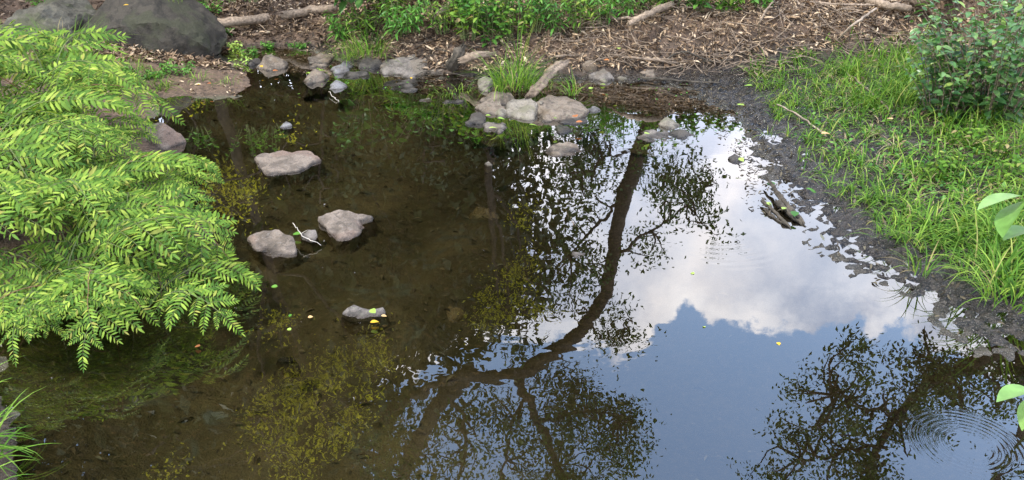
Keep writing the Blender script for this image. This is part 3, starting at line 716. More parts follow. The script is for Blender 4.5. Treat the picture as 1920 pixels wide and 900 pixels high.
stick('driftwood', [gp(1455, 378, .012), gp(1472, 392, .02), gp(1502, 422, .0)], .012, .006, M_wooddk, 'ragged bark flake beneath the long pointed driftwood', cat='driftwood', wob=.35)
stick('white_twig', [gp(549, 418, .06), gp(566, 440, .05), gp(602, 460, .01)], .0018, .0012, M_twigw, 'bleached white twig leaning on the small grey stone', cat='twig', sides=6, forks=[(6, (.5, .3, .2), .05, .001)])
stick('white_twig', [gp(616, 172, .02), gp(628, 184, .015), gp(636, 190, .0)], .002, .0014, M_twigw, 'short white twig floating below the far stone cluster', cat='twig', sides=6)
stick('fallen_branch', [gp(1060, 392, -.02), gp(1075, 418, .0), gp(1092, 436, -.02)], .002, .0015, M_wood, 'thin stick just under water left of the trunk reflection')

# single fallen leaves that stand out
def leaf_on(px, py, z, size, mat, label, yaw=None, tpl=L_round, tilt=.1, group='bright fallen leaves'):
    rg = np.random.default_rng(int(px * 3 + py)); yaw = rg.uniform(0, 6.28) if yaw is None else yaw
    me = rl_mesh('leaf', tpl[0] - np.array([.5, 0, 0]), tpl[1], mat)
    o = obj('fallen_leaf', me, loc=gp(px, py, z), rot=(rg.normal(0, tilt), rg.normal(0, tilt), yaw), sc=size)
    tag(o, label, 'leaf', group); return o
for a in [(702, 603, .012, .030, M_yellow, 'yellow leaf at the edge of the nearest low stone', 0.1, L_ovate), (699, 583, .042, .030, M_lime, 'pale green leaf on top of the nearest low stone'),
          (720, 592, .02, .02, M_tan, 'small tan leaf tip right of the yellow leaf'),
          (556, 438, .02, .035, M_herb, 'dark green leaf caught between the tan stone and the small grey one'),
          (1550, 250, .13, .065, M_tan, 'large tan leaf at the edge of the grass on the right bank', .3, L_ovate), (1403, 160, .06, .055, M_lime, 'pale leaf on the mud under the first grass'),
          (1388, 196, .02, .05, M_lime, 'lime leaf lying on the wet mud near the head of the pool'), (1390, 299, .05, .035, M_lime, 'lime leaf on the dark wedge stone'),
          (1214, 250, .035, .04, M_lime, 'lime leaf on the flat stone in the trunk reflection'), (1442, 382, .03, .03, M_lime, 'green leaf on the short driftwood'),
          (1490, 400, .035, .045, M_herb, 'dark green leaf on the lower end of the long driftwood'), (1470, 390, .035, .028, M_lime, 'pale leaf in the middle of the driftwood'),
          (1448, 345, .001, .05, M_herb, 'green leaf floating right of the driftwood point'), (1520, 360, .01, .07, M_herb, 'green leaf at the mud edge beside the driftwood'),
          (1078, 217, .10, .045, M_orange, 'orange leaf on the dark rock under the long slab'), (1086, 228, .05, .04, M_orange, 'rust leaf just below the orange one on the island'),
          (940, 222, .05, .045, M_lime, 'round green leaf at the front of the island'), (925, 238, .035, .06, M_lime, 'curled lime leaf on the flat wet rock', .6, L_lance), (915, 216, .06, .03, M_lime, 'pale leaf on the dark lumpy rock'),
          (1000, 233, .012, .05, M_lime, 'narrow lime leaf floating before the blocky rock', .1, L_lance), (1042, 221, .07, .03, M_lime, 'small pale leaf by the wedged tan rock'),
          (516, 132, .03, .035, M_orange, 'orange leaf before the peaked brown stone'), (428, 92, .10, .04, M_orange, 'orange leaf beside the big boulder'), (490, 124, .05, .03, M_yellow, 'yellow leaf left of the orange one at the peaked stone'),
          (771, 146, .03, .022, M_yellow, 'yellow speck leaf under the biggest far stone'), (392, 156, .06, .03, M_orange, 'small orange leaf on the mud spit'), (372, 158, .06, .02, M_yellow, 'small yellow leaf on the mud spit'),
          (1137, 112, .12, .04, M_orange, 'orange leaf at the crossing of the two sticks'), (1298, 512, .001, .02, M_lime, 'yellow green leaf floating in the cloud reflection'),
          (1460, 644, .001, .018, M_yellow, 'small yellow leaf floating in the blue reflection'), (370, 649, .01, .02, M_orange, 'orange leaf under the lowest fern fronds'),
          (543, 592, .001, .018, M_herb, 'green leaf floating left of the nearest stone'), (514, 537, .001, .026, M_herb, 'green leaf floating off the fern tips'), (542, 617, .001, .018, M_lime, 'pale round leaf floating below the two green floating leaves'),
          (582, 594, .001, .018, M_tan, 'tan leaf scrap floating between the floating leaves and nearest stone'), (236, 9, .62, .03, M_yellow, 'yellow leaf on top of the big boulder'),
          (1668, 222, .25, .035, M_tan, 'tan leaf in the grass before the shrub'), (1762, 262, .2, .03, M_lime, 'bright lime leaf in the grass below the shrub'),
          (1710, 94, .3, .03, M_tan, 'pale leaf at the top of the grass slope'), (1160, 90, .2, .035, M_lime, 'single green leaf lying on the litter bank'),
          (1320, 612, .001, .014, M_lime, 'tiny pale leaf floating by the cloud edge'), (1130, 158, .01, .04, M_lime, 'lime leaf in the shallows by the grey stone'), (1108, 165, .01, .035, M_lime, 'yellow green leaf in the shallows below the grey stone')]:
    leaf_on(*a[:6], *(a[6:] if len(a) > 6 else ()))

# ------------------------------------------------------------------ grass
def blades(base, L, Wd, lean, rng, seg=5, yaw=None):
    """base (n,3) -> verts, quads of tapered arching blades"""
    n = len(base); yaw = rng.uniform(0, 2 * np.pi, n) if yaw is None else yaw
    L = rng.uniform(L[0], L[1], n); w = rng.uniform(Wd[0], Wd[1], n); a0 = R(90) - np.abs(rng.normal(0, lean * .5, n)); bend = rng.uniform(.6, 1.6, n) * lean * 1.6
    pos = base.copy(); V = np.zeros((n, (seg + 1) * 2, 3)); d = np.stack([np.cos(yaw), np.sin(yaw)], -1); side = np.stack([-np.sin(yaw), np.cos(yaw), np.zeros(n)], -1)
    for i in range(seg + 1):
        t = i / seg; ww = w * (1 - t ** 1.6) * .5 * (0.6 + 0.4 * min(1, t * 4)) + .0002
        V[:, i * 2] = pos + side * ww[:, None]; V[:, i * 2 + 1] = pos - side * ww[:, None]
        ang = a0 - bend * (t + .5 / seg); st = L / seg
        pos = pos + np.stack([d[:, 0] * np.cos(ang) * st, d[:, 1] * np.cos(ang) * st, np.sin(ang) * st], -1)
    F = np.array([(i * 2, i * 2 + 1, i * 2 + 3, i * 2 + 2) for i in range(seg)])
    F = (F[None] + (np.arange(n) * (seg + 1) * 2)[:, None, None]).reshape(-1, 4)
    return V.reshape(-1, 3), F
def tuft(center, n, rad, L, Wd, lean, label, seed, group='grass tufts', mat=M_grass):
    rg = np.random.default_rng(seed); r = rad * np.sqrt(rg.random(n)); a = rg.uniform(0, 6.28, n)
    b = np.stack([r * np.cos(a), r * np.sin(a) * .8, np.zeros(n)], -1)
    V, F = blades(b, L, Wd, lean, rg, 6, yaw=a + rg.normal(0, .7, n))
    o = obj('grass_tuft', mesh_np('grass_tuft', V, F, mat), loc=center); return tag(o, label, 'grass', group)
tuft(gp(965, 166, .05), 230, .14, (.16, .34), (.003, .007), .8, 'tall bright grass tuft growing on the rock island', 1)
tuft(gp(975, 140, .10), 14, .04, (.32, .46), (.004, .007), .4, 'few tallest blades rising from the middle of the island tuft', 2)
tuft(gp(1072, 178, .02), 26, .04, (.12, .24), (.003, .006), .9, 'small sparse tuft right of the driftwood on the island', 3)
tuft(gp(1030, 168, .02), 24, .05, (.10, .18), (.003, .005), .9, 'thin tuft between driftwood and the island slab', 4)
tuft(gp(690, 104, .06), 150, .15, (.14, .30), (.003, .006), .8, 'grass tuft on the far bank above the bluish stone', 5)
tuft(gp(650, 112, .04), 50, .08, (.10, .2), (.003, .005), .9, 'low grass left of the far bank tuft', 6)
tuft(gp(130, 125, .22), 170, .15, (.2, .42), (.003, .006), .7, 'dark grass at the foot of the two boulders behind the fern', 7)
tuft(gp(1728, 512, .03), 26, .05, (.09, .17), (.003, .006), .8, 'lone tuft at the water edge of the right mud', 8)
tuft(gp(1655, 442, .03), 22, .05, (.08, .15), (.003, .006), .9, 'small tuft alone on the mud above the lone tuft', 9)
tuft(gp(1898, 565, .05), 90, .11, (.12, .26), (.004, .008), .9, 'dense tuft at the water edge by the right border', 10)
tuft(gp(1700, 455, .04), 30, .07, (.09, .16), (.003, .006), .9, 'tuft standing at the lower margin of the grass', 11)
tuft(gp(1860, 520, .05), 80, .11, (.12, .24), (.004, .007), .9, 'tuft just above the dense border tuft', 12)
tuft(gp(1440, 255, .02), 14, .03, (.06, .10), (.002, .004), .8, 'tiny tuft on the wet mud below the grass', 13)
tuft(gp(-70, 870, .03), 90, .09, (.13, .25), (.005, .009), 1.0, 'long arching blades in the near left corner', 14)
tuft(gp(-90, 965, .03), 60, .09, (.12, .22), (.005, .009), .9, 'second clump of long blades below the corner one', 15)
tuft(gp(-70, 760, .05), 24, .05, (.12, .24), (.005, .009), .8, 'sparse blades at the left border above the corner clump', 16)
tuft(gp(430, 158, .05), 20, .07, (.05, .12), (.002, .004), 1.0, 'wispy grass on the tip of the mud spit', 17)
tuft(gp(370, 150, .06), 30, .08, (.06, .13), (.002, .005), 1.0, 'wispy grass on the middle of the mud spit', 18)
tuft(gp(850, 175, .02), 60, .14, (.05, .11), (.002, .004), 1.1, 'low grass in the shallows left of the island', 19)
tuft(gp(1885, 445, .10), 60, .12, (.12, .25), (.004, .007), .9, 'upright tuft below the broad pale leaves', 20)
# meadow on the right bank: clumps of many sizes
def meadow(name, poly, nc, per, rad, L, Wd, lean, label, seed, mat=M_grass):
    rg = np.random.default_rng(seed); cs = sample_px(nc, poly, rng=rg); B = []
    for c in cs:
        k = int(per * rg.uniform(.4, 1.6)); r = rad * rg.uniform(.4, 1.2) * np.abs(rg.normal(0, 1, k)); a = rg.uniform(0, 6.28, k)
        B.append(np.stack([c[0] + r * np.cos(a), c[1] + r * np.sin(a), np.full(k, c[2])], -1))
    B = np.concatenate(B); B[:, 2] = land(B[:, 0], B[:, 1]) - .005
    B = B[sdf(B[:, 0], B[:, 1]) > .06]
    V, F = blades(B, L, Wd, lean, rg, 5)
    o = obj(name, mesh_np(name, V, F, mat)); tag(o, label, 'grass', kind='stuff')
meadow('grass', [(1440, 200), (1400, 130), (1500, 88), (1700, 76), (1790, 150), (1960, 230), (1960, 520), (1820, 470), (1680, 425), (1590, 360), (1500, 260)], 420, 9, .035, (.08, .18), (.004, .009), 1.15, 'bright green grass growing in clumps on the right bank', 31)
meadow('grass', [(1700, 420), (1960, 360), (1990, 590), (1900, 575), (1820, 500)], 70, 9, .035, (.09, .19), (.005, .010), 1.15, 'broader grass between the lone tufts near the right border', 32)
meadow('grass', [(1560, 130), (1620, 90), (1740, 110), (1740, 220), (1600, 220)], 70, 15, .05, (.13, .25), (.004, .008), .95, 'thick taller grass patch left of the shrub', 33)
meadow('grass', [(1400, 150), (1480, 110), (1580, 130), (1600, 250), (1460, 230)], 80, 9, .03, (.07, .16), (.003, .007), 1.1, 'short grass at the tip of the right bank', 34)
meadow('grass', [(1680, 110), (1780, 60), (1960, 240), (1960, 330), (1750, 250)], 70, 10, .05, (.14, .28), (.004, .008), .9, 'grass growing among the shrub stems', 35)

M_straw = leafmat('dry_straw', [(0, (.22, .16, .08)), (1, (.46, .37, .21))], .1, .7)
meadow('grass', [(70, 96), (160, 120), (330, 128), (300, 175), (240, 190), (60, 170)], 70, 12, .05, (.08, .24), (.003, .006), 1.0, 'shaded grass growing at the foot of the boulders', 37)
meadow('grass', [(1440, 218), (1475, 205), (1620, 325), (1720, 405), (1860, 480), (1890, 560), (1800, 525), (1690, 462), (1580, 385), (1500, 300)], 75, 8, .03, (.06, .15), (.003, .007), 1.2, 'low grass creeping over the mud towards the water', 38)
meadow('dry_grass', [(1480, 150), (1700, 100), (1960, 260), (1960, 480), (1740, 420), (1580, 300)], 130, 8, .05, (.06, .2), (.002, .004), 1.9, 'dry straw lying under the green grass', 36, M_straw)
# ------------------------------------------------------------------ leafy plants
def plant(name, label, cat, base, nst, hgt, spread, tpl, ls, mat, seed, group=None, nl=10, indiv=0, stem=M_stem, lean=(0, 0), start=.2, droop=.3):
    """stems rising from a base, leaves set round them in turn; the first `indiv` (nearest) leaves are single parts"""
    rg = np.random.default_rng(seed); base = Vector(base); t = thing(name, label, cat, base, group)
    parts, LP, LR, LS = [], [], [], []
    for s in range(nst):
        a = rg.uniform(0, 6.28); r = spread * math.sqrt(rg.random()); h = hgt * rg.uniform(.65, 1.1)
        p0 = np.array([math.cos(a), math.sin(a), 0]) * r * .35; p2 = np.array([math.cos(a) * r + lean[0] * h, math.sin(a) * r + lean[1] * h, h]); p1 = (p0 + p2) / 2 + np.array([0, 0, h * .12])
        c = curvepts([p0, p1, p2], 6); parts.append(tube(c, np.linspace(.0035, .0012, 6), 5, cap=False))
        for k in range(nl):
            u = start + (1 - start) * (k + rg.random() * .6) / nl; i = min(4, int(u * 5)); q = c[i] + (c[i + 1] - c[i]) * (u * 5 - i)
            LP.append(q); LR.append((k * 2.4 + a + rg.normal(0, .3), droop * rg.uniform(-.4, 1.4), rg.normal(0, .35))); LS.append(rg.uniform(*ls) * (1.15 - .45 * u))
    V, F = join(parts); obj('stems' if nst > 1 else 'stem', mesh_np('stems', V, F, stem), t)
    LP = np.array(LP); LR = np.array(LR); LS = np.array(LS)
    order = np.argsort(np.linalg.norm(LP + np.array(base) - np.array([0, 0, H]), axis=1)); si = order[:indiv]; re = order[indiv:]
    if indiv:
        lm = rl_mesh('leaf', tpl[0], tpl[1], mat)
        for i in si:
            obj('leaf', lm, t, LP[i], Matrix(rotm(*(np.array([v]) for v in LR[i]))[0]).to_euler(), float(LS[i]))
    if len(re):
        V, F = inst(tpl[0], tpl[1], LP[re], rotm(LR[re, 0], LR[re, 1], LR[re, 2]), LS[re])
        o = obj('foliage', rl_mesh('foliage', V, F, mat), t); o['kind'] = 'stuff'
    return t
P1 = sample_px1
# shrub at upper right, built of three bushes that overlap
plant('leafy_shrub', 'dark glossy oval leaved shrub, the main bush at the upper right', 'shrub', P1(1850, 215), 62, .66, .46, L_ovate, (.045, .078), M_shrub, 41, 'oval leaved shrubs', 17, 300, M_wood, (-.16, -.12), .06)
plant('leafy_shrub', 'low front lobe of the oval leaved shrub reaching over the grass', 'shrub', P1(1768, 212), 32, .42, .30, L_ovate, (.04, .065), M_shrub, 42, 'oval leaved shrubs', 14, 100, M_wood, (-.2, -.15), .05)
plant('leafy_shrub', 'oval leaved shrub behind the main bush at the border', 'shrub', P1(1925, 130), 36, .60, .40, L_ovate, (.045, .075), M_shrub, 43, 'oval leaved shrubs', 12, 60, M_wood, (-.15, 0))
# plants along the far bank top
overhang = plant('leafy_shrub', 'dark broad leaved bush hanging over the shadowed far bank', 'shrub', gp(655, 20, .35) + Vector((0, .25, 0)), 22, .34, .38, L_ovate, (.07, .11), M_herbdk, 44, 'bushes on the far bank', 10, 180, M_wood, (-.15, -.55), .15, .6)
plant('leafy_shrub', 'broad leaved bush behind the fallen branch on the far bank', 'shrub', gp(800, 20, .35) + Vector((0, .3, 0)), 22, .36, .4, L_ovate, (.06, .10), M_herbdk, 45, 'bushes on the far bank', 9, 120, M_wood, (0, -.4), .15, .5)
SP = [(690, 62, .16, .16, L_lance, (.05, .09), 'lance leaved weed above the far bank grass tuft'), (745, 60, .16, .18, L_lance, (.05, .09), 'lance leaved weed left of the slanting branch'),
      (640, 66, .14, .12, L_lance, (.05, .08), 'drooping weed in the shade under the dark bush'), (880, 62, .2, .16, L_ovate, (.04, .065), 'nettle like herb right of the slanting branch'),
      (920, 84, .22, .15, L_ovate, (.04, .06), 'nettle like herb nearest the island tuft'), (900, 40, .2, .2, L_ovate, (.04, .07), 'herb patch behind the nettles'),
      (960, 62, .18, .16, L_ovate, (.04, .06), 'oval leaved herb at the start of the litter bank'), (1000, 48, .2, .16, L_lance, (.05, .08), 'bamboo like grass plant left of the litter bank'),
      (1045, 52, .2, .16, L_lance, (.05, .08), 'bamboo like grass plant at the litter edge'), (1090, 48, .2, .18, L_lance, (.05, .08), 'bamboo like grass plant spreading over the litter'),
      (1135, 34, .18, .18, L_lance, (.05, .08), 'bamboo like grass plant above the pale stick'), (1180, 22, .18, .2, L_lance, (.05, .08), 'bamboo like grass plant beside the thick branch'),
      (1225, 14, .14, .16, L_lance, (.05, .07), 'bamboo like grass plant at the right end of the row'), (1000, 18, .2, .2, L_lance, (.05, .08), 'bamboo like plant behind the row, left'),
      (1080, 14, .2, .2, L_lance, (.05, .08), 'bamboo like plant behind the row, centre'), (1150, 4, .2, .2, L_lance, (.05, .08), 'bamboo like plant behind the row, right'),
      (940, 22, .2, .2, L_lance, (.05, .08), 'bamboo like plant behind the herb patch'), (1310, 8, .14, .14, L_ovate, (.04, .06), 'leafy weed on the crest of the litter bank'),
      (1360, 12, .12, .14, L_ovate, (.04, .06), 'weed on the litter crest right of the leafy one'), (1430, 2, .1, .14, L_ovate, (.03, .05), 'last small weed along the litter crest'),
      (860, 22, .2, .2, L_ovate, (.05, .08), 'leafy plant between bush and herb patch'), (730, 26, .16, .22, L_lance, (.05, .09), 'lance leaved plant between the two bushes'),
      (770, 48, .14, .14, L_lance, (.05, .08), 'weed just left of the branch tip'), (1255, 2, .2, .2, L_ovate, (.04, .06), 'weed behind the thick branch'), (830, 50, .16, .14, L_lance, (.04, .07), 'weed behind the branch tip')]
for i, (px, py, hh, sp, tp, ls, lb) in enumerate(SP):
    plant('undergrowth_plant', lb, 'plant', P1(px, py + 12), 16, hh * 1.6, sp, tp, ls, M_grass if i % 3 == 0 else M_herb, 60 + i, 'green plants along the far bank', 9)
for i, (px, py, hh, lb) in enumerate([(345, 28, .16, 'small leaved weed on the slope above the big boulder'), (400, 22, .16, 'small leaved weed between boulder and litter'), (420, 62, .08, 'low weed at the left end of the log'),
                                      (310, 130, .07, 'bright ground weed at the foot of the big boulder'), (290, 142, .06, 'bright weed at the back of the mud spit'), (455, 122, .10, 'pale weed against the peaked brown stone'),
                                      (445, 88, .07, 'pale weed by the orange leaf'), (602, 140, .05, 'whitish weed on the round brown stone'), (330, 4, .2, 'weed behind the big boulder'), (560, 84, .05, 'creeping weed below the log'), (500, 84, .05, 'creeping weed in the shade under the log'),
                                      (300, 22, .26, 'taller leafy weed behind the shoulder of the big boulder'), (375, 6, .26, 'leafy weed at the top edge between boulder and log'), (430, 4, .24, 'leafy weed at the top edge above the left end of the log'), (480, 2, .2, 'leafy weed at the top edge above the middle of the log'),
                                      (250, 138, .09, 'broad patch of low weed before the big boulder'), (345, 132, .07, 'weed tuft between the big boulder and the mud spit'), (470, 100, .07, 'creeping weed behind the peaked brown stone'), (60, 0, .2, 'leafy weed over the pale boulder'), (100, 20, .16, 'bright leaves hanging before the pale boulder'), (640, 160, .04, 'water weed by the lowest blue grey stone')]):
    plant('weed', lb, 'plant', P1(px, py + 6) if py > 5 else gp(px, py, .45), 9, hh, .10 if hh < .1 else .2, L_ovate, (.02, .04) if hh < .12 else (.03, .05), M_herb if i not in (5, 6, 7) else M_lime, 100 + i, 'small weeds of the left shore', 7)
for i, (px, py, lb) in enumerate([(1800, 330, 'weed among the grass below the shrub'), (1870, 300, 'weed at the right border below the shrub'), (1820, 270, 'weed close under the front lobe of the shrub'), (1740, 330, 'weed in the middle of the grass'), (1900, 340, 'weed above the broad pale leaves')]):
    plant('weed', lb, 'plant', P1(px, py), 8, .12, .1, L_ovate, (.03, .045), M_grass, 130 + i, 'weeds in the right bank grass', 6)
# ground cover on right slope
gcv = sample_px(900, [(1480, 260), (1560, 150), (1700, 200), (1960, 270), (1960, 420), (1780, 400), (1640, 330)])
o = scatter('ground_cover', L_ovate, gcv, (.012, .035), M_herb, .4, .01); tag(o, 'tiny leaves creeping between the grass clumps', 'ground cover')
# floating scraps near the shore
fl = sample_w(500, -1.4, 1.9, 4.0, 5.7, lambda x, y, d, z: (d < -.02) & (d > -.45))
fl[:, 2] = .001; o = scatter('floating_scraps', L_ovate, fl[:90], (.010, .024), M_herb, .03, 0); tag(o, 'green scraps floating along the far shore', 'scraps')
fl = sample_w(3800, .2, 2.2, 3.2, 5.6, lambda x, y, d, z: (d < .05) & (d > -.22) & (x > .9) & (y < 4.9 + .25 * rng.random(len(x)))); fl[:, 2] = .001
o = scatter('floating_debris', L_dead, fl, (.008, .03), M_sunk, .06, 0); tag(o, 'dark specks floating where mud meets bright water', 'debris')

# broad leaved plant at the right border, close to the camera
def leafplant(label, leaves, stem_pts, seed):
    t = thing('broad_leaved_plant', label, 'plant', stem_pts[0], 'broad leaved plants at the border'); b = Vector(stem_pts[0])
    V, F = tube(curvepts([Vector(p) - b for p in stem_pts], 10), np.linspace(.005, .002, 10), 6)
    obj('stem', pyd('stem', V, F, M_stem), t)
    lt = leaf_tpl(.48, .3, .2, 6, pw=.85); me = rl_mesh('leaf', lt[0], lt[1], M_big)
    for (p0, p1, roll) in leaves:
        d = (p1 - p0); o = obj('leaf', me, t, p0 - b, sc=d.length)
        o.rotation_euler = (Matrix.Rotation(0, 3, 'X').to_quaternion() @ d.to_track_quat('X', 'Z') @ Euler((roll, 0, 0)).to_quaternion()).to_euler()
Yb = 1.88
leafplant('pale broad leaves reaching in from the right border above the mud', [(at(1920, 368, Yb), at(1835, 372, Yb - .04), .3), (at(1915, 378, Yb), at(1868, 426, Yb - .10), .7), (at(1925, 368, Yb), at(1990, 340, Yb), .2), (at(1930, 428, Yb), at(1885, 436, Yb - .05), .1), (at(1932, 380, Yb), at(1960, 440, Yb - .05), .1)],
          [at(2000, 700, Yb + .1) * 1.0, at(1960, 520, Yb), at(1922, 370, Yb)], 1)
Yc = 1.22
leafplant('pair of green leaves at the lower right border over the ripples', [(at(1930, 728, Yc), at(1872, 738, Yc - .03), .2), (at(1935, 745, Yc), at(1908, 803, Yc - .03), .6), (at(1935, 730, Yc), at(1990, 700, Yc), 0)],
          [gp(2130, 1000, .0), at(2000, 860, Yc), at(1934, 732, Yc)], 2)

# ------------------------------------------------------------------ ferns
def pinna_mesh(seed):
    rg = np.random.default_rng(seed); T, F = leaf_tpl(.27, .25, .10, 2, pw=.8); parts = []
    n = 9; bend = rg.uniform(.08, .38); side = rg.normal(0, .04)
    def ax(t): return np.array([t, side * t * t, -bend * t * t])
    for k in range(n):
        t = .08 + .84 * k / (n - 1); ln = .27 * (math.sin(math.pi * (.22 + .70 * t)) ** .7) * rg.uniform(.9, 1.08)
        for s in (1, -1):
            ang = s * (R(66) - .35 * t + rg.normal(0, .06))
            Rm = rotm(np.array([ang]), np.array([rg.uniform(-.05, .28)]), np.array([rg.normal(0, .15)]))
            V, f = inst(T, F, ax(t)[None], Rm, np.array([ln])); parts.append((V, f))
    V, f = inst(T, F, ax(.93)[None], rotm(np.array([0.]), np.array([.3]), np.array([0.])), np.array([.2])); parts.append((V, f))
    V, f = join(parts); nl = len(f)
    tv, tf = tube([ax(t) for t in np.linspace(0, .97, 6)], np.linspace(.009, .004, 6), 4, cap=False)
    V, f = join([(V, f), (tv, tf)])
    me = mesh_np('pinna', V, f, M_fern); me.materials.append(M_stem)
    mi = np.zeros(len(f), dtype=np.int32); mi[nl:] = 1; me.polygons.foreach_set('material_index', mi)
    return me
PIN = [pinna_mesh(200 + i) for i in range(7)]
def frond_proto(seed):
    """rachis curving in the X-Z plane (outwards = +X)"""
    rg = np.random.default_rng(seed); n = 16; a0 = R(rg.uniform(50, 78)); a1 = R(rg.uniform(-62, -22)); p = np.zeros(3); P_ = [p]; A = []
    for i in range(n):
        t = (i + .5) / n; a = a0 + (a1 - a0) * t ** 1.1; A.append(a); p = p + np.array([math.cos(a), rg.normal(0, .03), math.sin(a)]) / n; P_.append(p)
    P_ = np.array(P_); V, F = tube(P_, np.linspace(.0055, .002, n + 1), 5, cap=False)
    return mesh_np('frond', V, F, M_redstem if seed % 3 == 0 else M_stem), P_, A, n
FR = [frond_proto(300 + i) for i in range(9)]
LIGHTWARD = Vector((-.15, -.75, .75)).normalized()       # the blades turn to the open side over the pool
def fern(base, nf, size, label, seed, az=(0, 360), group='royal ferns on the left bank'):
    rg = np.random.default_rng(seed); t = thing('fern', label, 'fern', base, group)
    nf = max(6, nf - 2)
    for k in range(nf):
        me, P_, A, n = FR[int(rg.integers(9))]; a = R(az[0] + (az[1] - az[0]) * (k + rg.random() * .8) / nf)
        s_ = size * rg.uniform(.62, 1.2); rot = Euler((rg.normal(0, .12), rg.uniform(-.25, .18), a))
        f = obj('frond', me, t, (rg.normal(0, .04), rg.normal(0, .04), 0), rot, s_)
        loc_up = rot.to_matrix().transposed() @ LIGHTWARD
        np_ = 7
        for q_ in range(np_):
            u = .30 + .62 * q_ / (np_ - 1); i = min(n - 1, int(u * n)); q = P_[i] + (P_[i + 1] - P_[i]) * (u * n - i); an = A[i]
            T = Vector((math.cos(an), 0, math.sin(an))); N = Vector((-math.sin(an), 0, math.cos(an)))
            ln = .325 * math.sin(math.pi * (.30 + .58 * (u - .30) / .62)) ** .7
            for sd_ in (1, -1):
                X = (Vector((0, sd_, 0)) + T * (rg.uniform(.3, .6) + .4 * (u - .3)) + N * rg.uniform(-.35, .15)).normalized()
                Z = N * .35 + loc_up * rg.uniform(.45, 1.1) + Vector(rg.normal(0, .22, 3)); Z = (Z - X * Z.dot(X)).normalized(); Y = Z.cross(X)
                M = Matrix.Translation(q) @ Matrix((X, Y, Z)).transposed().to_4x4() @ Matrix.Scale(ln * rg.uniform(.85, 1.12), 4)
                o = bpy.data.objects.new('pinna', PIN[int(rg.integers(7))]); C.objects.link(o); o.parent = f; o.matrix_local = M
        T = Vector((math.cos(A[-1]), 0, math.sin(A[-1]))); Z = loc_up + Vector((.01, .02, .03)); Z = (Z - T * Z.dot(T)).normalized(); Y = Z.cross(T)
        o = bpy.data.objects.new('pinna', PIN[int(rg.integers(7))]); C.objects.link(o); o.parent = f
        o.matrix_local = Matrix.Translation(P_[-1] - np.array(T) * .04) @ Matrix((T, Y, Z)).transposed().to_4x4() @ Matrix.Scale(.22, 4)
    return t
FERN = [(-1.50, 2.38, .06, 12, .50, 'fern at the front whose lowest fronds touch the water'), (-1.30, 2.66, .05, 11, .44, 'fern reaching furthest over the pool beside the tan stone'),
        (-1.68, 2.75, .14, 13, .60, 'fern in the middle of the bank, broadest fronds'), (-1.56, 3.05, .10, 12, .46, 'fern behind the one beside the tan stone'),
        (-2.08, 3.05, .26, 16, .64, 'tall fern at the left border'), (-2.20, 3.70, .26, 17, .66, 'fern before the dark boulder, its top fronds upright'),
        (-2.08, 2.58, .16, 11, .60, 'fern half cut off by the left border'), (-1.64, 2.26, .03, 9, .40, 'low fern drooping in the shade at the near end'),
        (-1.78, 3.20, .10, 12, .42, 'fern filling the slope between the pinkish stone and the tan one'), (-2.65, 3.5, .34, 15, .68, 'back fern near the pale boulder'), (-1.98, 3.36, .08, 10, .38, 'smaller fern partly covering the flat pinkish stone'),
        (-1.30, 2.40, .02, 9, .38, 'small fern with tips trailing in the water at the front right'), (-2.55, 2.85, .28, 13, .64, 'fern on the high bank at the far left')]
for i, (x, y, z, nf, s, lb) in enumerate(FERN):
    fern((x, y, max(z, float(land(x, y)))), nf, s, lb, 400 + i)

# ------------------------------------------------------------------ trees (stand beyond and beside the frame; the pool mirrors them)
def tree(label, trunk, rad, limbs, blobs, mat, seed, leaf=(.055, .085), bark=M_bark, group='trees round the pool', per=26, crad=.22, tw=True, name='tree'):
    rg = np.random.default_rng(seed); base = Vector(trunk[0]); bb = np.array(base); t = thing(name, label, 'tree', base, group)
    Pc = curvepts(trunk, 26, rg, .012); V, F = tube(Pc - bb, np.interp(np.linspace(0, 1, 26), np.linspace(0, 1, len(rad)), rad), 12, wob=.05, rng=rg)
    obj('trunk', pyd('trunk', V, F, bark), t)
    nodes = [Pc[8:]]
    for pts, r0, r1 in limbs:
        Q = curvepts(pts, 14, rg, .02); V, F = tube(Q - bb, np.linspace(r0, r1, 14), 8, wob=.05, rng=rg); obj('limb', pyd('limb', V, F, bark), t); nodes.append(Q)
    nodes = np.concatenate(nodes); tp = []; LP = []
    for (c, rx, ry, rz, n) in blobs:
        c = np.array(tuple(c))
        for k in range(n):
            u = rg.normal(size=3); u /= np.linalg.norm(u); q = c + u * np.array([rx, ry, rz]) * rg.random() ** .45
            if tw and k % 2 == 0:
                j = np.argmin(np.linalg.norm(nodes - q, axis=1)); m_ = (nodes[j] + q) / 2 + rg.normal(0, .08, 3)
                tp.append(tube(curvepts([nodes[j] - bb, m_ - bb, q - bb], 6), np.linspace(.014, .004, 6), 4, cap=False))
            m = int(per * rg.uniform(.4, 1.5)); LP.append(q + rg.normal(size=(m, 3)) * crad * np.array([1, 1, .7]) * rg.uniform(.5, 1.1))
    if tp:
        V, F = join(tp); o = obj('twigs', mesh_np('twigs', V, F, bark), t); o['kind'] = 'stuff'
    LP = np.concatenate(LP); n = len(LP)
    V, F = inst(L_tree[0], L_tree[1], LP - bb, rotm(rg.uniform(0, 6.28, n), rg.normal(.3, .6, n), rg.normal(0, .6, n)), rg.uniform(*leaf, n))
    o = obj('crown', mesh_np('crown', V, F, mat), t); o['kind'] = 'stuff'
    return t
def blob(px, py, Y, wpx, hpx, n, dy=.6):
    c = mp(px, py, Y); s = (c - Vector((0, 0, -H))).length / FPX
    return (c, wpx * s, dy, hpx * s, n)
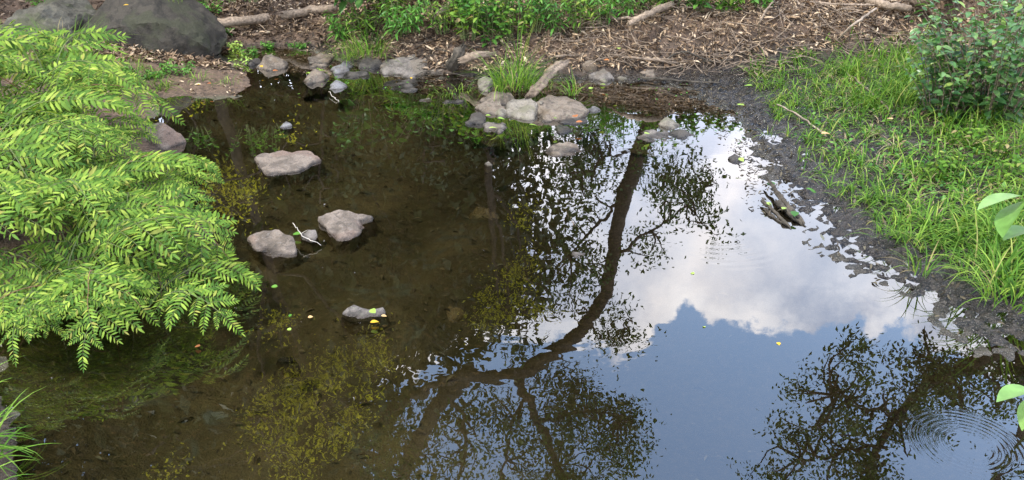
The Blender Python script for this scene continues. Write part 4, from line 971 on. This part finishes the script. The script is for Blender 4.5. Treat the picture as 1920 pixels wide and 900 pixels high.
# leaning tree whose trunk crosses the reflection
g0 = mp(1245, 150, 9.4); b0 = Vector((g0.x, 9.4, float(land(g0.x, 9.4)) - .05))
tree('leaning tree beyond the bank whose curved trunk crosses the water reflection', [b0, mp(1238, 165, 9.4), mp(1208, 265, 9.2), mp(1168, 375, 9.0), mp(1152, 470, 8.8), mp(1134, 550, 8.6), mp(1095, 612, 8.4), mp(1032, 668, 8.2), mp(950, 706, 8.1), mp(880, 702, 8.0)],
     [.13, .12, .105, .09, .08, .08, .082, .085, .088, .08],
     [([mp(890, 700, 8.0), mp(845, 735, 7.9), mp(800, 800, 7.8), mp(765, 860, 7.7), mp(735, 960, 7.6)], .11, .07), ([mp(900, 704, 8.0), mp(840, 712, 7.9), mp(780, 745, 7.9), mp(730, 770, 7.8), mp(690, 725, 7.8)], .07, .05),
      ([mp(970, 705, 8.1), mp(990, 750, 8.0), mp(1015, 800, 8.0), mp(1045, 860, 7.9), mp(1075, 960, 7.8)], .06, .035), ([mp(1150, 480, 8.8), mp(1210, 440, 8.7), mp(1270, 400, 8.6), mp(1320, 350, 8.6)], .022, .008),
      ([mp(1175, 360, 9.0), mp(1120, 420, 9.0), mp(1070, 480, 8.9)], .03, .01), ([mp(1100, 600, 8.5), mp(1150, 640, 8.4), mp(1175, 600, 8.4)], .02, .008), ([mp(845, 740, 7.9), mp(870, 800, 7.9), mp(860, 900, 7.9)], .035, .02),
      ([mp(985, 745, 8.0), mp(960, 800, 8.0), mp(940, 900, 8.0)], .03, .015), ([mp(1010, 790, 8.0), mp(1090, 770, 8.0), mp(1160, 780, 8.0)], .03, .01), ([mp(1200, 270, 9.2), mp(1140, 300, 9.2), mp(1080, 330, 9.2)], .03, .01)],
     [blob(1285, 350, 8.6, 62, 75, 30), blob(1235, 320, 8.6, 45, 50, 14), blob(1320, 410, 8.6, 25, 32, 8), blob(1210, 470, 8.7, 35, 40, 9), blob(1105, 330, 9.1, 60, 110, 40), blob(1090, 250, 9.3, 60, 60, 26), blob(1095, 470, 8.9, 45, 70, 26), blob(1060, 540, 8.7, 50, 50, 14),
      blob(1150, 620, 8.4, 42, 40, 16), blob(1110, 780, 8.0, 90, 60, 52, .8), blob(1165, 830, 8.0, 50, 60, 30), blob(1060, 740, 8.0, 70, 40, 30), blob(1050, 880, 7.9, 110, 60, 56, .8), blob(920, 800, 7.9, 100, 80, 44, .8),
      blob(780, 850, 7.8, 110, 70, 56, .9), blob(700, 780, 7.8, 60, 60, 25), blob(900, 950, 7.8, 200, 70, 60, 1), blob(1000, 650, 8.2, 50, 30, 6)],
     M_treeleaf, 501, (.040, .072), per=42, crad=.14)
# right bank tree over the ripples
b1 = Vector((5.3, 6.3, float(land(5.3, 6.3)) - .05))
tree('tree on the right bank whose dark boughs hang over the ring ripples', [b1, Vector((5.1, 6.2, 1.2)), Vector((4.7, 6.0, 2.2)), mp(1990, 600, 5.8), mp(1900, 645, 5.7), mp(1800, 690, 5.6)],
     [.16, .14, .12, .09, .075, .06],
     [([mp(1800, 690, 5.6), mp(1740, 725, 5.6), mp(1690, 780, 5.6), mp(1650, 850, 5.5), mp(1620, 940, 5.5)], .045, .02), ([mp(1900, 645, 5.7), mp(1930, 760, 5.7), mp(1890, 850, 5.7), mp(1850, 930, 5.7)], .045, .03), ([mp(1850, 670, 5.7), mp(1780, 690, 5.7), mp(1720, 670, 5.7)], .02, .008),
      ([mp(1690, 780, 5.6), mp(1620, 760, 5.6), mp(1560, 740, 5.6)], .018, .008), ([mp(1660, 840, 5.5), mp(1580, 850, 5.5), mp(1500, 860, 5.5)], .018, .008)],
     [blob(1600, 690, 5.6, 40, 50, 16, .4), blob(1560, 760, 5.6, 50, 50, 18, .4), blob(1500, 820, 5.6, 60, 40, 16, .4), blob(1610, 820, 5.6, 70, 70, 34, .4), blob(1570, 890, 5.5, 80, 50, 26, .4), blob(1700, 720, 5.6, 45, 40, 20, .4), blob(1760, 680, 5.7, 60, 30, 20, .4), blob(1800, 730, 5.7, 80, 45, 40, .5),
      blob(1880, 690, 5.7, 50, 45, 32, .5), blob(1720, 790, 5.6, 50, 40, 20, .4), blob(1930, 890, 5.7, 40, 40, 8, .4), blob(1450, 905, 5.5, 50, 25, 8, .3), blob(1480, 720, 5.6, 14, 14, 3, .2), blob(1650, 900, 5.6, 40, 40, 10, .4)],
     M_treeleaf, 502, (.030, .055), M_barkdk, per=40, crad=.095)
# woods on the left beyond the bank, dense and tall
rg = np.random.default_rng(77)
WOOD = [(-8.5, 9.5, 11, 3.0), (-6.2, 11.0, 12, 3.0), (-4.3, 10.2, 10, 2.1), (-2.4, 12.0, 6.5, 2.0), (-6.0, 14.0, 16, 3.0), (-8.5, 14.5, 16, 3.4), (-1.2, 15.0, 7.5, 2.2), (-7.5, 7.2, 8, 2.4), (-10.5, 12.0, 13, 3.2), (-3.0, 8.8, 7.5, 2.0), (-1.1, 10.8, 5.2, 1.5)]
kinds = ['broad dark tree at the left end of the woods', 'dark tree second from the left end of the woods', 'dark tree in the middle of the front row of woods', 'low round tree near the right end of the woods', 'tallest tree in the back row of woods',
         'tall tree in the back row at the left', 'narrow tree in the back row at the right', 'short bushy tree nearest the boulders on the left', 'outermost tree on the far left', 'small tree just behind the fallen log', 'small tree closing the woods on the right']
for i, (x, y, h, r) in enumerate(WOOD):
    b = Vector((x, y, float(land(x, y)) - .05)); top = b + Vector((rg.normal(0, .5), rg.normal(0, .4), h * .85)); mid = (b + top) / 2 + Vector((rg.normal(0, .3), 0, 0))
    limbs = []
    for k in range(6):
        a = k * 1.1 + rg.random(); p0 = b.lerp(top, .3 + .1 * k); limbs.append(([p0, p0 + Vector((math.cos(a) * r * .45, math.sin(a) * r * .45, .5)), p0 + Vector((math.cos(a) * r * .85, math.sin(a) * r * .85, 1.0))], .06, .02))
    bl = []
    for k in range(9):
        zc = b.z + h * (.16 + .80 * (k + .5) / 9); rr = r * math.sin(math.pi * (.15 + .72 * (k + .5) / 9)) ** .6
        bl.append((Vector((x + rg.normal(0, .3), y + rg.normal(0, .3), zc)), rr, rr, h * .09, 44))
    tree(kinds[i], [b, mid, top], [.17, .12, .04], limbs, bl, M_woodleaf_shade, 520 + i, (.15, .25), M_barkdk, 'woods beyond the far left bank', per=26, crad=.42)
# brighter olive leaved saplings overhanging from the left
def sapling(label, base, tips, blobs, seed, per=34, crad=.13, leaf=(.028, .05)):
    b = Vector(base); tree(label, [b, b.lerp(Vector(tips[0]), .5) + Vector((0, 0, .3)), Vector(tips[0])], [.06, .04, .015], [([b.lerp(Vector(tips[0]), .5) + Vector((0, 0, .3)), b.lerp(Vector(t_), .7) + Vector((0, 0, .2)), Vector(t_)], .025, .008) for t_ in tips[1:]],
                          blobs, M_oliveleaf, seed, leaf, M_barkdk, 'sunlit saplings at the edge of the woods', per=per, crad=crad)
sapling('sunlit sapling mirrored left of the tree crown', (-2.9, 7.6, .45), [mp(600, 760, 6.4), mp(520, 820, 6.2), mp(680, 680, 6.6), mp(560, 690, 6.5)],
        [blob(640, 690, 6.5, 80, 40, 26, .4), blob(560, 740, 6.4, 70, 45, 26, .4), blob(500, 800, 6.3, 50, 50, 16, .4), blob(620, 790, 6.4, 60, 60, 22, .4), blob(560, 860, 6.3, 60, 40, 14, .4), blob(700, 660, 6.6, 50, 30, 10, .4), blob(520, 610, 6.5, 25, 18, 7, .3), blob(300, 890, 6.2, 20, 18, 4, .3)], 540)
sapling('sunlit sapling mirrored at the left of the curved trunk', (-.3, 8.6, .5), [mp(930, 540, 8.0), mp(960, 590, 7.9), mp(985, 500, 8.1)],
        [blob(940, 560, 8.0, 60, 40, 20, .4), blob(975, 500, 8.1, 30, 30, 9, .4), blob(900, 600, 8.0, 30, 25, 8, .4), blob(1005, 580, 8.0, 25, 25, 6, .4), blob(980, 400, 8.2, 30, 25, 5, .4)], 541)
sapling('low sunlit sapling mirrored beside the fern tips', (-3.6, 6.9, .4), [mp(440, 380, 6.3), mp(420, 340, 6.3), mp(480, 420, 6.3)],
        [blob(430, 385, 6.3, 40, 40, 22, .3), blob(400, 330, 6.3, 30, 20, 9, .3), blob(330, 195, 6.7, 50, 6, 6, .2), blob(470, 350, 6.3, 25, 15, 4, .3), blob(560, 250, 6.6, 30, 15, 2, .3)], 542, per=26, crad=.09, leaf=(.025, .045))
# bushes along the top of the far bank, beyond the frame
for i, (x, y, h, r, lb) in enumerate([(-4.6, 7.6, 1.9, .9, 'bush behind the pale boulder beyond the frame'), (-3.2, 8.0, 2.1, 1.0, 'bush behind the big boulder'), (-1.9, 8.0, 1.9, .9, 'bush behind the fallen log'),
                                      (-.9, 8.3, 1.8, .9, 'bush behind the dark broad leaved shrub'), (.1, 8.6, 1.7, .8, 'bush behind the herb patch'), (-5.8, 6.2, 2.2, 1.0, 'bush on the left bank behind the ferns'), (.9, 9.0, 1.2, .6, 'low bush next to the leaning tree'), (-2.5, 9.2, 3.4, 1.2, 'tall bush at the front of the woods')]):
    b = Vector((x, y, float(land(x, y)) - .03))
    tree(lb, [b, b + Vector((.05, 0, h * .5)), b + Vector((0, .05, h * .8))], [.04, .03, .01], [([b + Vector((0, 0, .2)), b + Vector((math.cos(a) * r * .5, math.sin(a) * r * .5, h * .5)), b + Vector((math.cos(a) * r * .8, math.sin(a) * r * .8, h * .75))], .02, .008) for a in (0, 1.6, 3.2, 4.7)],
         [(b + Vector((0, 0, h * .45)), r, r * .8, h * .45, 110)], M_woodleaf_shade, 560 + i, (.07, .11), M_barkdk, 'bushes along the far bank top', per=22, crad=.16, name='bush')
